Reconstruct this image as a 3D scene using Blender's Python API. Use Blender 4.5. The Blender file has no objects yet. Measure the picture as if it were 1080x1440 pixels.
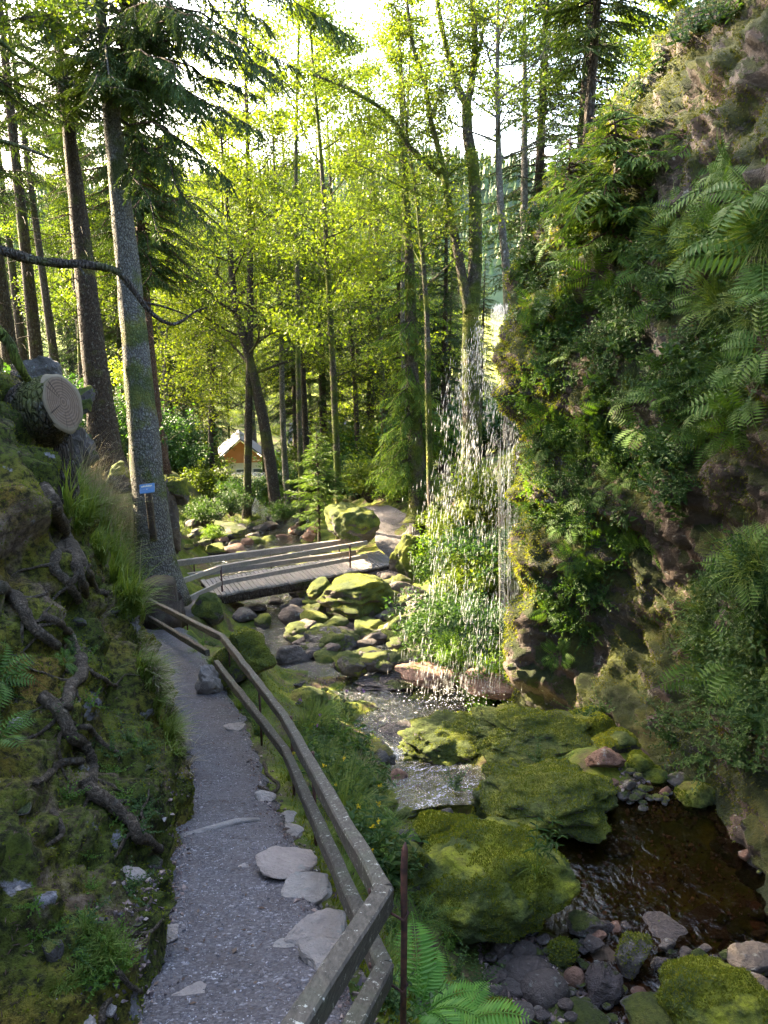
import bpy, math, random
import numpy as np
from mathutils import Vector, Matrix, Euler, noise
from mathutils.bvhtree import BVHTree
random.seed(7); RNG = np.random.default_rng(11)
SC = bpy.context.scene; COL = SC.collection
R = math.radians
HAZE = 0
# ------------------------------------------------------------------ camera model
PITCH = R(16.5); F = 1082.0; CP, SP = math.cos(PITCH), math.sin(PITCH)
def ray(px, py):
    x, y = (px-540)/F, (720-py)/F
    return Vector((x, CP+y*SP, -SP+y*CP))
def P(px, py, d): return ray(px, py)*d
def PZ(px, py, z):
    r = ray(px, py); return r*(z/r.z)
cam = bpy.data.cameras.new('camera'); co = bpy.data.objects.new('camera', cam); COL.objects.link(co)
co.rotation_euler = (math.pi/2-PITCH, 0, 0); cam.sensor_fit = 'VERTICAL'; cam.sensor_height = 36
cam.lens = 18/ (720/F); cam.clip_start = .05; cam.clip_end = 3000
SC.camera = co
SC.view_settings.view_transform = 'Standard'; SC.view_settings.look = 'None'; SC.view_settings.gamma = 1
SC.view_settings.exposure = 3.65
# ------------------------------------------------------------------ light
SUN = Vector((-.72, .53, .44)).normalized()
el, az = math.asin(SUN.z), math.atan2(SUN.x, SUN.y)
w = bpy.data.worlds.new('World'); SC.world = w; w.use_nodes = True
n = w.node_tree.nodes; sky = n.new('ShaderNodeTexSky'); sky.sky_type = 'NISHITA'; sky.sun_disc = False
sky.sun_elevation = el; sky.sun_rotation = az; sky.air_density = 1.0; sky.dust_density = 5; sky.ozone_density = 1.0
bg = n['Background']; bg.inputs['Strength'].default_value = .15
w.node_tree.links.new(sky.outputs[0], bg.inputs['Color'])
sl = bpy.data.lights.new('sun', 'SUN'); sl.energy = 4.8; sl.angle = R(.5); sl.color = (1, .82, .54)
so = bpy.data.objects.new('sun', sl); COL.objects.link(so); so.rotation_euler = SUN.to_track_quat('Z', 'Y').to_euler()
# ------------------------------------------------------------------ object helpers
def tag(o, label=None, cat=None, group=None, kind=None):
    if label: o['label'] = label
    if cat: o['category'] = cat
    if group: o['group'] = group
    if kind: o['kind'] = kind
    return o
def meshobj(name, V, Fs, mat, parent=None, smooth=True, loc=None):
    """V (n,3); Fs list of int arrays (m,3)/(m,4) -> one mesh object"""
    V = np.asarray(V, dtype=np.float32).reshape(-1, 3)
    if not isinstance(Fs, list): Fs = [Fs]
    elif len(Fs) and isinstance(Fs[0], tuple): Fs = [np.array(Fs)]
    Fs = [np.asarray(f, dtype=np.int32) for f in Fs if len(f)]
    me = bpy.data.meshes.new(name)
    idx = np.concatenate([f.ravel() for f in Fs]); tot = np.concatenate([np.full(len(f), f.shape[1], np.int32) for f in Fs])
    start = np.concatenate([[0], np.cumsum(tot)[:-1]]).astype(np.int32)
    me.vertices.add(len(V)); me.vertices.foreach_set('co', V.ravel())
    me.loops.add(len(idx)); me.loops.foreach_set('vertex_index', idx)
    me.polygons.add(len(tot)); me.polygons.foreach_set('loop_start', start); me.polygons.foreach_set('loop_total', tot)
    me.update(calc_edges=True)
    me.polygons.foreach_set('use_smooth', np.full(len(tot), smooth)); me.update()
    if mat: me.materials.append(mat)
    o = bpy.data.objects.new(name, me); COL.objects.link(o)
    if parent: o.parent = parent
    if loc is not None: o.location = loc
    return o
class MB:
    def __init__(s): s.v = []; s.f = {3: [], 4: []}; s.n = 0
    def add(s, V, Fc):
        V = np.asarray(V, dtype=np.float32).reshape(-1, 3); Fc = np.asarray(Fc, dtype=np.int32)
        s.v.append(V); s.f[Fc.shape[1]].append(Fc+s.n); s.n += len(V)
    def arr(s):
        return np.concatenate(s.v), [np.concatenate(s.f[k]) for k in (3, 4) if s.f[k]]
    def build(s, name, mat, parent=None, smooth=True, loc=None, off=None):
        V, Fs = s.arr()
        if off is not None: V = V-np.array(off, dtype=np.float32)
        return meshobj(name, V, Fs, mat, parent, smooth, loc)
    def tube(s, pts, rad, k=7, cap=True, wob=0):
        pts = [Vector(p) for p in pts]; m = len(pts); V = []
        up = Vector((.31, .22, .92)); prev = None
        for i, p in enumerate(pts):
            t = (pts[min(i+1, m-1)]-pts[max(i-1, 0)])
            if t.length < 1e-6: t = Vector((0, 0, 1))
            t.normalize()
            a = prev if prev is not None else (up.cross(t) if abs(up.dot(t)) < .95 else Vector((1, 0, 0)).cross(t))
            a = (a-t*a.dot(t)); a.normalize(); b = t.cross(a); prev = a
            r = rad[i] if hasattr(rad, '__len__') else rad
            for j in range(k):
                th = 2*math.pi*j/k; rr = r*(1+wob*math.sin(j*2.4+i*1.3)*.5+wob*(random.random()-.5))
                V.append(p+a*(rr*math.cos(th))+b*(rr*math.sin(th)))
        Fq = [(i*k+j, i*k+(j+1) % k, (i+1)*k+(j+1) % k, (i+1)*k+j) for i in range(m-1) for j in range(k)]
        V = [tuple(v) for v in V]
        base = s.n; s.add(V, Fq)
        if cap:
            V2 = [tuple(pts[0]), tuple(pts[-1])]; nb = s.n; s.v.append(np.array(V2, dtype=np.float32)); s.n += 2
            T = [(nb, base+(j+1) % k, base+j) for j in range(k)]+[(nb+1, base+(m-1)*k+j, base+(m-1)*k+(j+1) % k) for j in range(k)]
            s.f[3].append(np.array(T, dtype=np.int32))
    def beam(s, a, b, wd, ht, bev=.008):
        """a bevelled squared timber from a to b (centre line), wd wide, ht tall"""
        a, b = Vector(a), Vector(b); t = (b-a).normalized(); sd = t.cross(Vector((0, 0, 1)))
        if sd.length < 1e-3: sd = Vector((1, 0, 0))
        sd.normalize(); u = sd.cross(t)
        x, y = wd/2, ht/2; prof = [(-x+bev, -y), (x-bev, -y), (x, -y+bev), (x, y-bev), (x-bev, y), (-x+bev, y), (-x, y-bev), (-x, -y+bev)]
        m = max(2, int((b-a).length/.15)); V = []
        for i in range(m+1):
            c = a.lerp(b, i/m)
            for (q, r_) in prof:
                j = (noise.noise(Vector((c.x*3+q*9, c.y*3, c.z*3+r_*9))))*.006
                V.append(tuple(c+sd*(q+j)+u*(r_+j)))
        Fq = [(i*8+j, i*8+(j+1) % 8, (i+1)*8+(j+1) % 8, (i+1)*8+j) for i in range(m) for j in range(8)]
        base = s.n; s.add(V, Fq)
        E = [(base, base+3, base+2, base+1), (base, base+7, base+4, base+3), (base+7, base+6, base+5, base+4)]
        e = base+m*8; E += [(e, e+1, e+2, e+3), (e, e+3, e+4, e+7), (e+7, e+4, e+5, e+6)]
        s.f[4].append(np.array(E, dtype=np.int32))
def norm(a): return a/np.maximum(np.linalg.norm(a, axis=-1, keepdims=True), 1e-9)
def leafq(Pp, D, Nn, L, W, fold=.12, mid=.45):
    """folded diamond leaves"""
    D = norm(D); S = norm(np.cross(D, Nn)); Nn = np.cross(S, D); L = np.asarray(L).reshape(-1, 1); W = np.asarray(W).reshape(-1, 1)
    a = Pp; c = Pp+D*L-Nn*L*.08; b = Pp+D*L*mid+S*W*.5+Nn*W*fold; d = Pp+D*L*mid-S*W*.5+Nn*W*fold
    V = np.stack([a, b, c, d], 1).reshape(-1, 3); m = len(Pp)
    i = np.arange(m)*4
    return V, np.concatenate([np.stack([i, i+1, i+2], 1), np.stack([i, i+2, i+3], 1)])
def leaf6(Pp, D, Nn, L, W, fold=.18):
    D = norm(D); S = norm(np.cross(D, Nn)); Nn = np.cross(S, D); L = np.asarray(L).reshape(-1, 1); W = np.asarray(W).reshape(-1, 1)
    pts = [Pp, Pp+D*L*.3+S*W*.5+Nn*W*fold, Pp+D*L*.68+S*W*.33+Nn*W*fold*.6, Pp+D*L-Nn*L*.14, Pp+D*L*.68-S*W*.33+Nn*W*fold*.6, Pp+D*L*.3-S*W*.5+Nn*W*fold]
    V = np.stack(pts, 1).reshape(-1, 3); i = np.arange(len(Pp))*6
    return V, np.concatenate([np.stack([i, i+1, i+2, i+3], 1), np.stack([i, i+3, i+4, i+5], 1)])
def rv(m, s=1.0): return RNG.normal(size=(m, 3))*s
def thing(name, label, cat, loc=(0, 0, 0), group=None, rot=(0, 0, 0), scale=1):
    o = bpy.data.objects.new(name, None); COL.objects.link(o); o.location = loc; o.rotation_euler = rot
    o.scale = (scale,)*3 if not hasattr(scale, '__len__') else scale
    o.empty_display_size = .1
    return tag(o, label, cat, group)
def clone(o, loc=None, rot=None, scale=None, label=None, group=None):
    r = o.copy(); COL.objects.link(r)
    if loc is not None: r.location = loc
    if rot is not None: r.rotation_euler = rot
    if scale is not None: r.scale = (scale,)*3 if not hasattr(scale, '__len__') else scale
    if label: r['label'] = label
    if group: r['group'] = group
    for ch in list(o.children):
        c = ch.copy(); COL.objects.link(c); c.parent = r
        for g in ch.children:
            d = g.copy(); COL.objects.link(d); d.parent = c
    return r
class Proto:
    """first use places the built thing itself, later uses copy it"""
    def __init__(s, o): s.o = o; s.used = False
    def put(s, loc, rot, scale, label, group=None):
        if not s.used:
            s.used = True; o = s.o; o.location = loc; o.rotation_euler = rot
            o.scale = (scale,)*3 if not hasattr(scale, '__len__') else scale
            o['label'] = label
            if group: o['group'] = group
            elif 'group' in o: del o['group']
            return o
        c = clone(s.o, loc, rot, scale, label)
        if group: c['group'] = group
        elif 'group' in c: del c['group']
        return c
    def drop(s):
        if not s.used:
            for c in list(s.o.children): bpy.data.objects.remove(c)
            bpy.data.objects.remove(s.o)
# ------------------------------------------------------------------ materials
class NT:
    def __init__(s, name):
        s.m = bpy.data.materials.new(name); s.m.use_nodes = True; s.t = s.m.node_tree; s.t.nodes.clear()
        s.out = s.n('ShaderNodeOutputMaterial')
    def n(s, ty, ins=None, **kw):
        o = s.t.nodes.new(ty)
        for k, v in kw.items(): setattr(o, k, v)
        if ins:
            for k, v in ins.items(): s.set(o.inputs[k], v)
        return o
    def set(s, sock, v):
        if isinstance(v, bpy.types.NodeSocket): s.t.links.new(v, sock)
        elif isinstance(v, bpy.types.Node): s.t.links.new(v.outputs[0], sock)
        elif hasattr(v, '__len__') and len(v) == 3 and sock.type == 'RGBA': sock.default_value = (*v, 1)
        else: sock.default_value = v
    def pos(s): return s.n('ShaderNodeNewGeometry').outputs['Position']
    def objc(s): return s.n('ShaderNodeTexCoord').outputs['Object']
    def mapv(s, v, sc):
        return s.n('ShaderNodeMapping', {'Vector': v, 'Scale': sc}).outputs[0]
    def noise(s, v, sc, det=6, rough=.6, dist=0):
        o = s.n('ShaderNodeTexNoise', {'Scale': sc, 'Detail': det, 'Roughness': rough, 'Distortion': dist})
        if v is not None: s.set(o.inputs['Vector'], v)
        return o.outputs['Fac']
    def voro(s, v, sc, feat='F1', out='Distance', rnd=1):
        o = s.n('ShaderNodeTexVoronoi', {'Scale': sc, 'Randomness': rnd}, feature=feat); s.set(o.inputs['Vector'], v)
        return o.outputs[out]
    def ramp(s, f, stops, interp='LINEAR'):
        o = s.n('ShaderNodeValToRGB', {'Fac': f}); cr = o.color_ramp; cr.interpolation = interp
        while len(cr.elements) < len(stops): cr.elements.new(.5)
        for e, (p, c) in zip(cr.elements, stops):
            e.position = p; e.color = (*c, 1) if hasattr(c, '__len__') else (c, c, c, 1)
        return o.outputs['Color']
    def mix(s, f, a, b, mode='MIX'):
        o = s.n('ShaderNodeMix', data_type='RGBA', blend_type=mode); s.set(o.inputs[0], f); s.set(o.inputs[6], a); s.set(o.inputs[7], b); return o.outputs[2]
    def math(s, op, a, b=None, c=None, clamp=False):
        o = s.n('ShaderNodeMath', operation=op, use_clamp=clamp); s.set(o.inputs[0], a)
        if b is not None: s.set(o.inputs[1], b)
        if c is not None: s.set(o.inputs[2], c)
        return o.outputs[0]
    def bump(s, h, st=.5, dist=.02, nrm=None):
        o = s.n('ShaderNodeBump', {'Height': h, 'Strength': st, 'Distance': dist})
        if nrm: s.set(o.inputs['Normal'], nrm)
        return o.outputs[0]
    def bsdf(s, col, rough=.8, nrm=None, spec=.5, metal=0):
        o = s.n('ShaderNodeBsdfPrincipled', {'Base Color': col, 'Roughness': rough, 'Metallic': metal, 'Specular IOR Level': spec})
        if nrm: s.set(o.inputs['Normal'], nrm)
        return o.outputs[0]
    def fin(s, sh): s.set(s.out.inputs['Surface'], sh); return s.m
def leafmat(name, cols, trans=.45, rough=.5, tcol=None, spec=.35):
    t = NT(name); g = t.n('ShaderNodeNewGeometry'); oi = t.n('ShaderNodeObjectInfo')
    f = t.math('ADD', t.math('MULTIPLY', g.outputs['Random Per Island'], .7), t.math('MULTIPLY', oi.outputs['Random'], .3))
    k = len(cols); c = t.ramp(f, [(i/(k-1), cols[i]) for i in range(k)])
    big = t.noise(g.outputs['Position'], .9, 3)
    c = t.mix(t.ramp(big, [(.3, 0.0), (.7, .35)]), c, cols[0])
    b = t.bsdf(c, rough, spec=spec)
    tc = t.mix(1.0, c, tcol or (1.5, 1.48, .5), 'MULTIPLY')
    tr = t.n('ShaderNodeBsdfTranslucent', {'Color': tc})
    mx = t.n('ShaderNodeMixShader', {0: trans, 1: b, 2: tr}); return t.fin(mx.outputs[0])
def mosscol(t, p, yell=0.0):
    f = t.noise(p, 1.7, 5); f2 = t.noise(p, 26, 6, .75)
    c = t.ramp(f, [(.3, (.035, .055, .01)), (.48, (.085, .115, .018)), (.6, (.16+yell*.08, .18+yell*.08, .022)), (.75, (.2, .16, .04))])
    return t.mix(t.ramp(f2, [(.36, .8), (.54, 0.0)]), c, t.mix(.65, c, (.02, .022, .006)))
def rockmat(name, moss=.5, md=1.0, dark=(.03, .026, .024), light=(.15, .135, .122), wet=0.0, warm=0.0, yell=0.0, scale=1.0):
    t = NT(name); g = t.n('ShaderNodeNewGeometry'); p = g.outputs['Position']; nz = t.n('ShaderNodeSeparateXYZ', {0: g.outputs['Normal']}).outputs[2]
    oi = t.n('ShaderNodeObjectInfo').outputs['Random']
    a = t.noise(p, 2.2*scale, 8, .65, .4); b = t.noise(p, 17*scale, 6, .7)
    base = t.ramp(t.math('ADD', t.math('MULTIPLY', a, .6), t.math('MULTIPLY', b, .4)), [(.3, dark), (.5, tuple((x+y)/2 for x, y in zip(dark, light))), (.68, light)])
    base = t.mix(t.math('MULTIPLY', oi, .3), base, t.mix(1.0, base, (1.15, .82, .7), 'MULTIPLY'))
    if warm: base = t.mix(t.ramp(t.noise(p, 1.1, 4), [(.4, 0.0), (.6, warm)]), base, (.16, .07, .035))
    lich = t.ramp(t.noise(p, 9, 5, .7), [(.6, 0.0), (.67, .55)]); base = t.mix(lich, base, (.3, .32, .29))
    vc = t.voro(t.mapv(p, (1, 1, 1.8)), 4*scale, 'DISTANCE_TO_EDGE'); crack = t.ramp(vc, [(0, 0.0), (.03, 1.0)])
    mn = t.noise(p, 1.9, 7, .65); mf = t.noise(p, 30, 3)
    s = t.math('ADD', t.math('MULTIPLY', nz, .5), t.math('ADD', t.math('MULTIPLY', mn, 2.4), t.math('MULTIPLY', mf, .25)))
    s = t.math('ADD', s, -1.97+moss*.95)
    mk = t.ramp(s, [(0.0, 0.0), (.12, 1.0)])
    c = t.mix(mk, base, t.mix(1.0, mosscol(t, p, yell), (md, md, md), 'MULTIPLY'))
    h = t.math('ADD', t.math('ADD', t.math('MULTIPLY', a, 1.2), t.math('MULTIPLY', b, .35)), t.math('MULTIPLY', crack, .03))
    h = t.math('ADD', h, t.math('MULTIPLY', t.math('MULTIPLY', mk, t.noise(p, 48, 4, .8)), .75))
    r = t.mix(mk, (max(.12, .75-wet*.6),)*3, (.95,)*3)
    return t.fin(t.bsdf(c, r, t.bump(h, 1.0, .11), spec=.5))
def barkmat(name, a, b, moss=.3, sc=(9, 9, 2.2), plates=True, lichen=.3):
    t = NT(name); p = t.pos(); q = t.mapv(p, sc)
    v = t.voro(q, 3, 'DISTANCE_TO_EDGE') if plates else t.math('MULTIPLY', t.math('ABSOLUTE', t.math('SUBTRACT', t.noise(q, 1.6, 5, .7, .8), .5)), 1.6); n1 = t.noise(q, 2.5, 8, .7); n2 = t.noise(p, 1.2, 5)
    c = t.mix(n1, a, b)
    c = t.mix(t.ramp(v, [(0, .75), (.12, 0.0)]), c, tuple(x*.3 for x in a))
    c = t.mix(t.ramp(t.noise(p, 14, 6, .7), [(.56, 0.0), (.66, lichen)]), c, (.42, .44, .4))
    c = t.mix(t.ramp(n2, [(.62-.25*moss, 0.0), (.72-.25*moss, min(1, moss*1.6))]), c, mosscol(t, p))
    h = t.math('ADD', t.ramp(v, [(0, 0.0), (.2, 1.0)]), t.math('MULTIPLY', n1, .8))
    return t.fin(t.bsdf(c, .9, t.bump(h, 1.0, .035), spec=.2))
M = {}
M['rock'] = rockmat('rock', .35); M['rock_bare'] = rockmat('bare_rock', -.15, 1.0, (.03, .024, .022), (.12, .1, .092))
M['rock_moss'] = rockmat('mossy_rock', .8, 1.25, yell=.5); M['rock_full'] = rockmat('moss_covered_rock', 1.2, 1.45, yell=2.0)
M['rock_wet'] = rockmat('wet_rock', .05, 1.0, (.018, .014, .015), (.1, .085, .085), wet=.8)
M['rock_warm'] = rockmat('reddish_rock', -.1, 1.0, (.06, .03, .02), (.28, .16, .11))
M['cliff'] = rockmat('cliff_rock', .66, .5, (.007, .006, .005), (.06, .05, .042), warm=.25, scale=.7)
M['edge'] = rockmat('edging_stone', -.4, 1.0, (.2, .18, .165), (.42, .385, .35))
M['bark_grey'] = barkmat('grey_spruce_bark', (.07, .063, .055), (.25, .24, .22), .5, (7, 7, 4), lichen=.5)
M['bark_dark'] = barkmat('dark_bark', (.035, .028, .022), (.11, .085, .07), .35)
M['bark_red'] = barkmat('reddish_bark', (.07, .04, .028), (.17, .1, .07), .1)
M['bark_moss'] = barkmat('mossy_bark', (.05, .04, .03), (.15, .13, .1), .8)
M['bark_pale'] = barkmat('pale_lichen_bark', (.1, .09, .075), (.25, .23, .2), .35, (5, 5, 2), plates=False, lichen=.8)
M['root'] = barkmat('root_bark', (.09, .065, .045), (.34, .27, .2), .2, (14, 14, 14), plates=False, lichen=.2)
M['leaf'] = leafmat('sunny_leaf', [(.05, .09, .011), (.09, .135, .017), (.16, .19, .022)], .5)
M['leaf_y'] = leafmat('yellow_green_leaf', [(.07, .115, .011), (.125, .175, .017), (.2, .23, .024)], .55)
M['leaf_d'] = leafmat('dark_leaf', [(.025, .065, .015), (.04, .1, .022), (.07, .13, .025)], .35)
M['needle'] = leafmat('spruce_needle', [(.022, .045, .012), (.04, .07, .018), (.07, .1, .022)], .18, .6, spec=.2)
M['needle_y'] = leafmat('young_spruce_needle', [(.05, .1, .022), (.09, .155, .03), (.17, .22, .04)], .35, .6, spec=.2)
M['fern'] = leafmat('fern_leaf', [(.045, .1, .016), (.078, .15, .022), (.13, .2, .03)], .38, .55, spec=.25)
M['fern_hero'] = leafmat('fresh_fern_leaf', [(.07, .19, .03), (.12, .28, .04), (.2, .36, .055)], .4, .5, spec=.25)
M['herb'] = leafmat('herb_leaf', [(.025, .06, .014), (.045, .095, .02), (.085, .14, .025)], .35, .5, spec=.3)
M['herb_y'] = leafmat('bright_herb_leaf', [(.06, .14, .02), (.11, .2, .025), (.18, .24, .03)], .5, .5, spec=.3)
M['grass'] = leafmat('grass_blade', [(.07, .12, .02), (.13, .19, .035), (.24, .27, .08)], .35, .6, spec=.2)
M['dry'] = leafmat('dry_grass_blade', [(.28, .23, .14), (.4, .34, .22), (.5, .44, .32)], .3, .7, tcol=(1, 1, .9), spec=.2)
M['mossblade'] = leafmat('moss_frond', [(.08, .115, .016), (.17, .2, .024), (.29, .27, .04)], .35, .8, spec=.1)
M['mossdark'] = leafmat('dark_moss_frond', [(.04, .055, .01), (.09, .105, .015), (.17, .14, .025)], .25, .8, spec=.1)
M['litter'] = leafmat('needle_litter', [(.06, .035, .025), (.13, .085, .06), (.22, .17, .13)], .0, .8, tcol=(1, 1, 1), spec=.2)
M['petal'] = leafmat('purple_petal', [(.18, .07, .3), (.25, .1, .4)], .3); M['petal_y'] = leafmat('yellow_petal', [(.6, .45, .02), (.7, .55, .03)], .3)
def m_ground():
    t = NT('forest_floor'); p = t.pos()
    a = t.noise(p, 1.3, 7, .65); b = t.noise(p, 14, 5, .7)
    soil = t.ramp(b, [(.3, (.03, .02, .014)), (.7, (.12, .085, .06))])
    c = t.mix(t.ramp(a, [(.4, 0.0), (.52, 1.0)]), soil, mosscol(t, p))
    far = t.n('ShaderNodeSeparateXYZ', {0: p}).outputs[1]
    c = t.mix(t.ramp(t.math('MULTIPLY', far, .01), [(.9, 0.0), (1.0, 1.0)]), c, t.ramp(t.noise(p, .05, 5), [(.35, (.14, .19, .025)), (.65, (.26, .27, .045))]))
    return t.fin(t.bsdf(c, .95, t.bump(t.math('ADD', a, t.math('MULTIPLY', b, .4)), .8, .06), spec=.2))
M['ground'] = m_ground()
def m_bank():
    t = NT('mossy_bank_soil'); g = t.n('ShaderNodeNewGeometry'); p = g.outputs['Position']
    a = t.noise(p, 1.5, 8, .68, .5); b = t.noise(p, 19, 6, .7); cc = t.noise(p, 3.6, 6, .6)
    soil = t.ramp(b, [(.3, (.05, .034, .022)), (.5, (.17, .12, .08)), (.7, (.34, .26, .2))])
    moss = t.ramp(t.noise(p, 1.1, 6), [(.32, (.055, .08, .012)), (.46, (.12, .145, .02)), (.56, (.2, .18, .025)), (.68, (.24, .14, .03))])
    moss = t.mix(t.ramp(b, [(.4, .9), (.56, 0.0)]), moss, (.014, .014, .006))
    c = t.mix(t.ramp(a, [(.36, 1.0), (.45, 0.0)]), moss, soil)
    st = t.ramp(cc, [(.63, 0.0), (.66, 1.0)]); c = t.mix(st, c, t.ramp(b, [(.35, (.1, .09, .1)), (.65, (.42, .4, .42))]))
    h = t.math('ADD', t.math('ADD', a, t.math('MULTIPLY', b, .5)), t.math('MULTIPLY', t.noise(p, 80, 3, .8), .3))
    return t.fin(t.bsdf(c, .92, t.bump(h, 1.0, .13), spec=.2))
M['bank'] = m_bank()
def m_path():
    t = NT('path_gravel'); p = t.pos()
    v = t.n('ShaderNodeTexVoronoi', {'Vector': p, 'Scale': 70.0}); v2 = t.n('ShaderNodeTexVoronoi', {'Vector': p, 'Scale': 34.0})
    big = t.noise(p, 1.6, 6, .6); sep = t.n('ShaderNodeSeparateXYZ', {0: v.outputs['Color']}).outputs[0]
    c = t.ramp(sep, [(0, (.045, .041, .044)), (.5, (.1, .092, .098)), (.9, (.15, .14, .148)), (1, (.38, .365, .38))])
    c = t.mix(t.ramp(t.noise(p, 4, 6, .7), [(.4, .0), (.62, .75)]), c, (.085, .07, .066))
    c = t.mix(t.ramp(big, [(.35, 0.0), (.7, .5)]), c, (.16, .145, .15))
    h = t.math('ADD', t.math('MULTIPLY', v.outputs['Distance'], -.8), t.math('ADD', t.math('MULTIPLY', v2.outputs['Distance'], -.5), t.math('MULTIPLY', big, .8)))
    return t.fin(t.bsdf(c, .85, t.bump(h, .9, .015), spec=.3))
M['path'] = m_path()
M['gravel'] = (lambda t: t.fin(t.bsdf(t.ramp(t.n('ShaderNodeNewGeometry').outputs['Random Per Island'], [(0, (.06, .055, .062)), (.7, (.16, .148, .162)), (1, (.46, .44, .47))]), .8)))(NT('gravel_chip'))
M['pebble'] = (lambda t: t.fin(t.bsdf(t.ramp(t.n('ShaderNodeNewGeometry').outputs['Random Per Island'], [(0, (.045, .035, .04)), (.5, (.14, .1, .095)), (.85, (.26, .18, .15)), (1, (.36, .31, .28))]), .5)))(NT('stream_pebble'))
def m_wood(name, a, b, lich=.7, stretch=(2, 2, 2)):
    t = NT(name); p = t.pos(); q = t.mapv(p, stretch)
    n1 = t.noise(q, 9, 8, .7); n2 = t.noise(p, 28, 4, .8); n3 = t.noise(p, 4.5, 5)
    c = t.ramp(n1, [(.3, a), (.7, b)])
    c = t.mix(t.ramp(n3, [(.5, 0.0), (.75, .45)]), c, (.1, .12, .07))
    c = t.mix(t.ramp(n2, [(.6, 0.0), (.66, lich)]), c, (.5, .5, .44))
    return t.fin(t.bsdf(c, .8, t.bump(t.math('ADD', n1, t.math('MULTIPLY', n2, .4)), .6, .012), spec=.3))
M['rail'] = m_wood('weathered_rail_wood', (.03, .026, .022), (.13, .113, .09), .8, (8, 1.2, 8))
M['wood'] = m_wood('grey_bridge_wood', (.14, .125, .12), (.34, .31, .29), .2, (3, 8, 3))
M['stump'] = m_wood('rotting_stump_wood', (.02, .014, .011), (.075, .052, .036), .1, (14, 14, 1.5))
def m_rings():
    t = NT('sawn_end_grain'); o = t.objc(); r = t.n('ShaderNodeVectorMath', {0: o}, operation='LENGTH').outputs['Value']
    rr = t.math('ADD', r, t.math('MULTIPLY', t.noise(o, 6, 4), .03)); w_ = t.math('SINE', t.math('MULTIPLY', rr, 260))
    sp_ = t.n('ShaderNodeSeparateXYZ', {0: o}); ang = t.math('ARCTAN2', sp_.outputs[1], sp_.outputs[0]); ck = t.n('ShaderNodeTexNoise', {'W': t.math('MULTIPLY', ang, 3.0), 'Scale': 2.2, 'Detail': 2.0}, noise_dimensions='1D').outputs['Fac']
    rad = t.noise(o, 9, 6, .8, 2)
    c = t.mix(t.math('MULTIPLY', t.math('ADD', w_, 1), .4), (.19, .13, .085), (.09, .058, .04))
    c = t.mix(t.ramp(rad, [(.5, 0.0), (.7, .6)]), c, (.24, .18, .14))
    c = t.mix(t.math('MULTIPLY', t.ramp(ck, [(.66, 0.0), (.7, 1.0)]), t.ramp(rr, [(.03, 0.0), (.08, .85)])), c, (.03, .02, .015))
    c = t.mix(t.ramp(rr, [(.21, 0.0), (.235, .8)]), c, (.22, .18, .12))
    return t.fin(t.bsdf(c, .85, t.bump(t.math('ADD', rad, t.math('MULTIPLY', w_, .1)), .4, .01), spec=.2))
M['rings'] = m_rings()
def m_iron():
    t = NT('rusty_iron'); p = t.pos(); n_ = t.noise(p, 30, 5)
    return t.fin(t.bsdf(t.ramp(n_, [(.35, (.035, .018, .018)), (.7, (.12, .05, .035))]), .7, t.bump(n_, .5, .005), spec=.4))
M['iron'] = m_iron()
def m_water(name, tint, foam, bump=.35, sc=5, flow=(1, 1, 1), rough=.04, foamcol=(.75, .8, .85), spark=0.0):
    t = NT(name); g = t.n('ShaderNodeNewGeometry'); p = g.outputs['Position']; q = t.mapv(p, flow)
    h = t.math('ADD', t.noise(q, sc, 6, .55, 1.2), t.math('MULTIPLY', t.noise(q, sc*5, 4, .6, .6), .35))
    nb = t.bump(h, bump, .08)
    tr = t.n('ShaderNodeBsdfTransparent', {'Color': tint}); gl = t.n('ShaderNodeBsdfGlossy', {'Color': (1, 1, 1), 'Roughness': rough, 'Normal': nb})
    fr = t.n('ShaderNodeFresnel', {'IOR': 1.34, 'Normal': nb})
    s = t.n('ShaderNodeMixShader', {0: t.math('ADD', fr.outputs[0], .07 if foam else .02), 1: tr.outputs[0], 2: gl.outputs[0]}).outputs[0]
    if foam:
        nz = t.n('ShaderNodeSeparateXYZ', {0: g.outputs['True Normal']}).outputs[2]
        sl_ = t.math('MULTIPLY', t.math('SUBTRACT', .985, nz), 4.0)
        st = t.noise(t.mapv(p, (5, 1.6, 4)), 6, 6, .7, 1.5)
        f = t.math('ADD', t.math('MULTIPLY', sl_, .5), t.math('SUBTRACT', st, .72-.12*foam))
        fm = t.ramp(f, [(0, 0.0), (.3, .65)])
        df = t.bsdf(foamcol, .4, nb)
        s = t.n('ShaderNodeMixShader', {0: fm, 1: s, 2: df}).outputs[0]
    return t.fin(s)
M['stream'] = m_water('stream_water', (.62, .6, .5), 1.25, .8, 5, rough=.09)
M['pool'] = m_water('pool_water', (.45, .32, .2), 0, .4, 3)
def m_drop():
    t = NT('falling_water'); gl = t.n('ShaderNodeBsdfGlossy', {'Color': (1, 1, 1), 'Roughness': .12}); d = t.n('ShaderNodeBsdfDiffuse', {'Color': (.9, .93, .95)})
    tl = t.n('ShaderNodeBsdfTranslucent', {'Color': (.95, .95, .95)}); a = t.n('ShaderNodeMixShader', {0: .5, 1: d.outputs[0], 2: tl.outputs[0]})
    b = t.n('ShaderNodeMixShader', {0: .25, 1: a.outputs[0], 2: gl.outputs[0]}); tr = t.n('ShaderNodeBsdfTransparent')
    return t.fin(t.n('ShaderNodeMixShader', {0: .58, 1: b.outputs[0], 2: tr.outputs[0]}).outputs[0])
M['drop'] = m_drop()
def plain(name, c, r=.6, noise_=.15):
    t = NT(name); p = t.pos(); n_ = t.noise(p, 6, 5)
    return t.fin(t.bsdf(t.mix(t.math('MULTIPLY', n_, noise_*2), c, tuple(x*.5 for x in c)), r))
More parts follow.
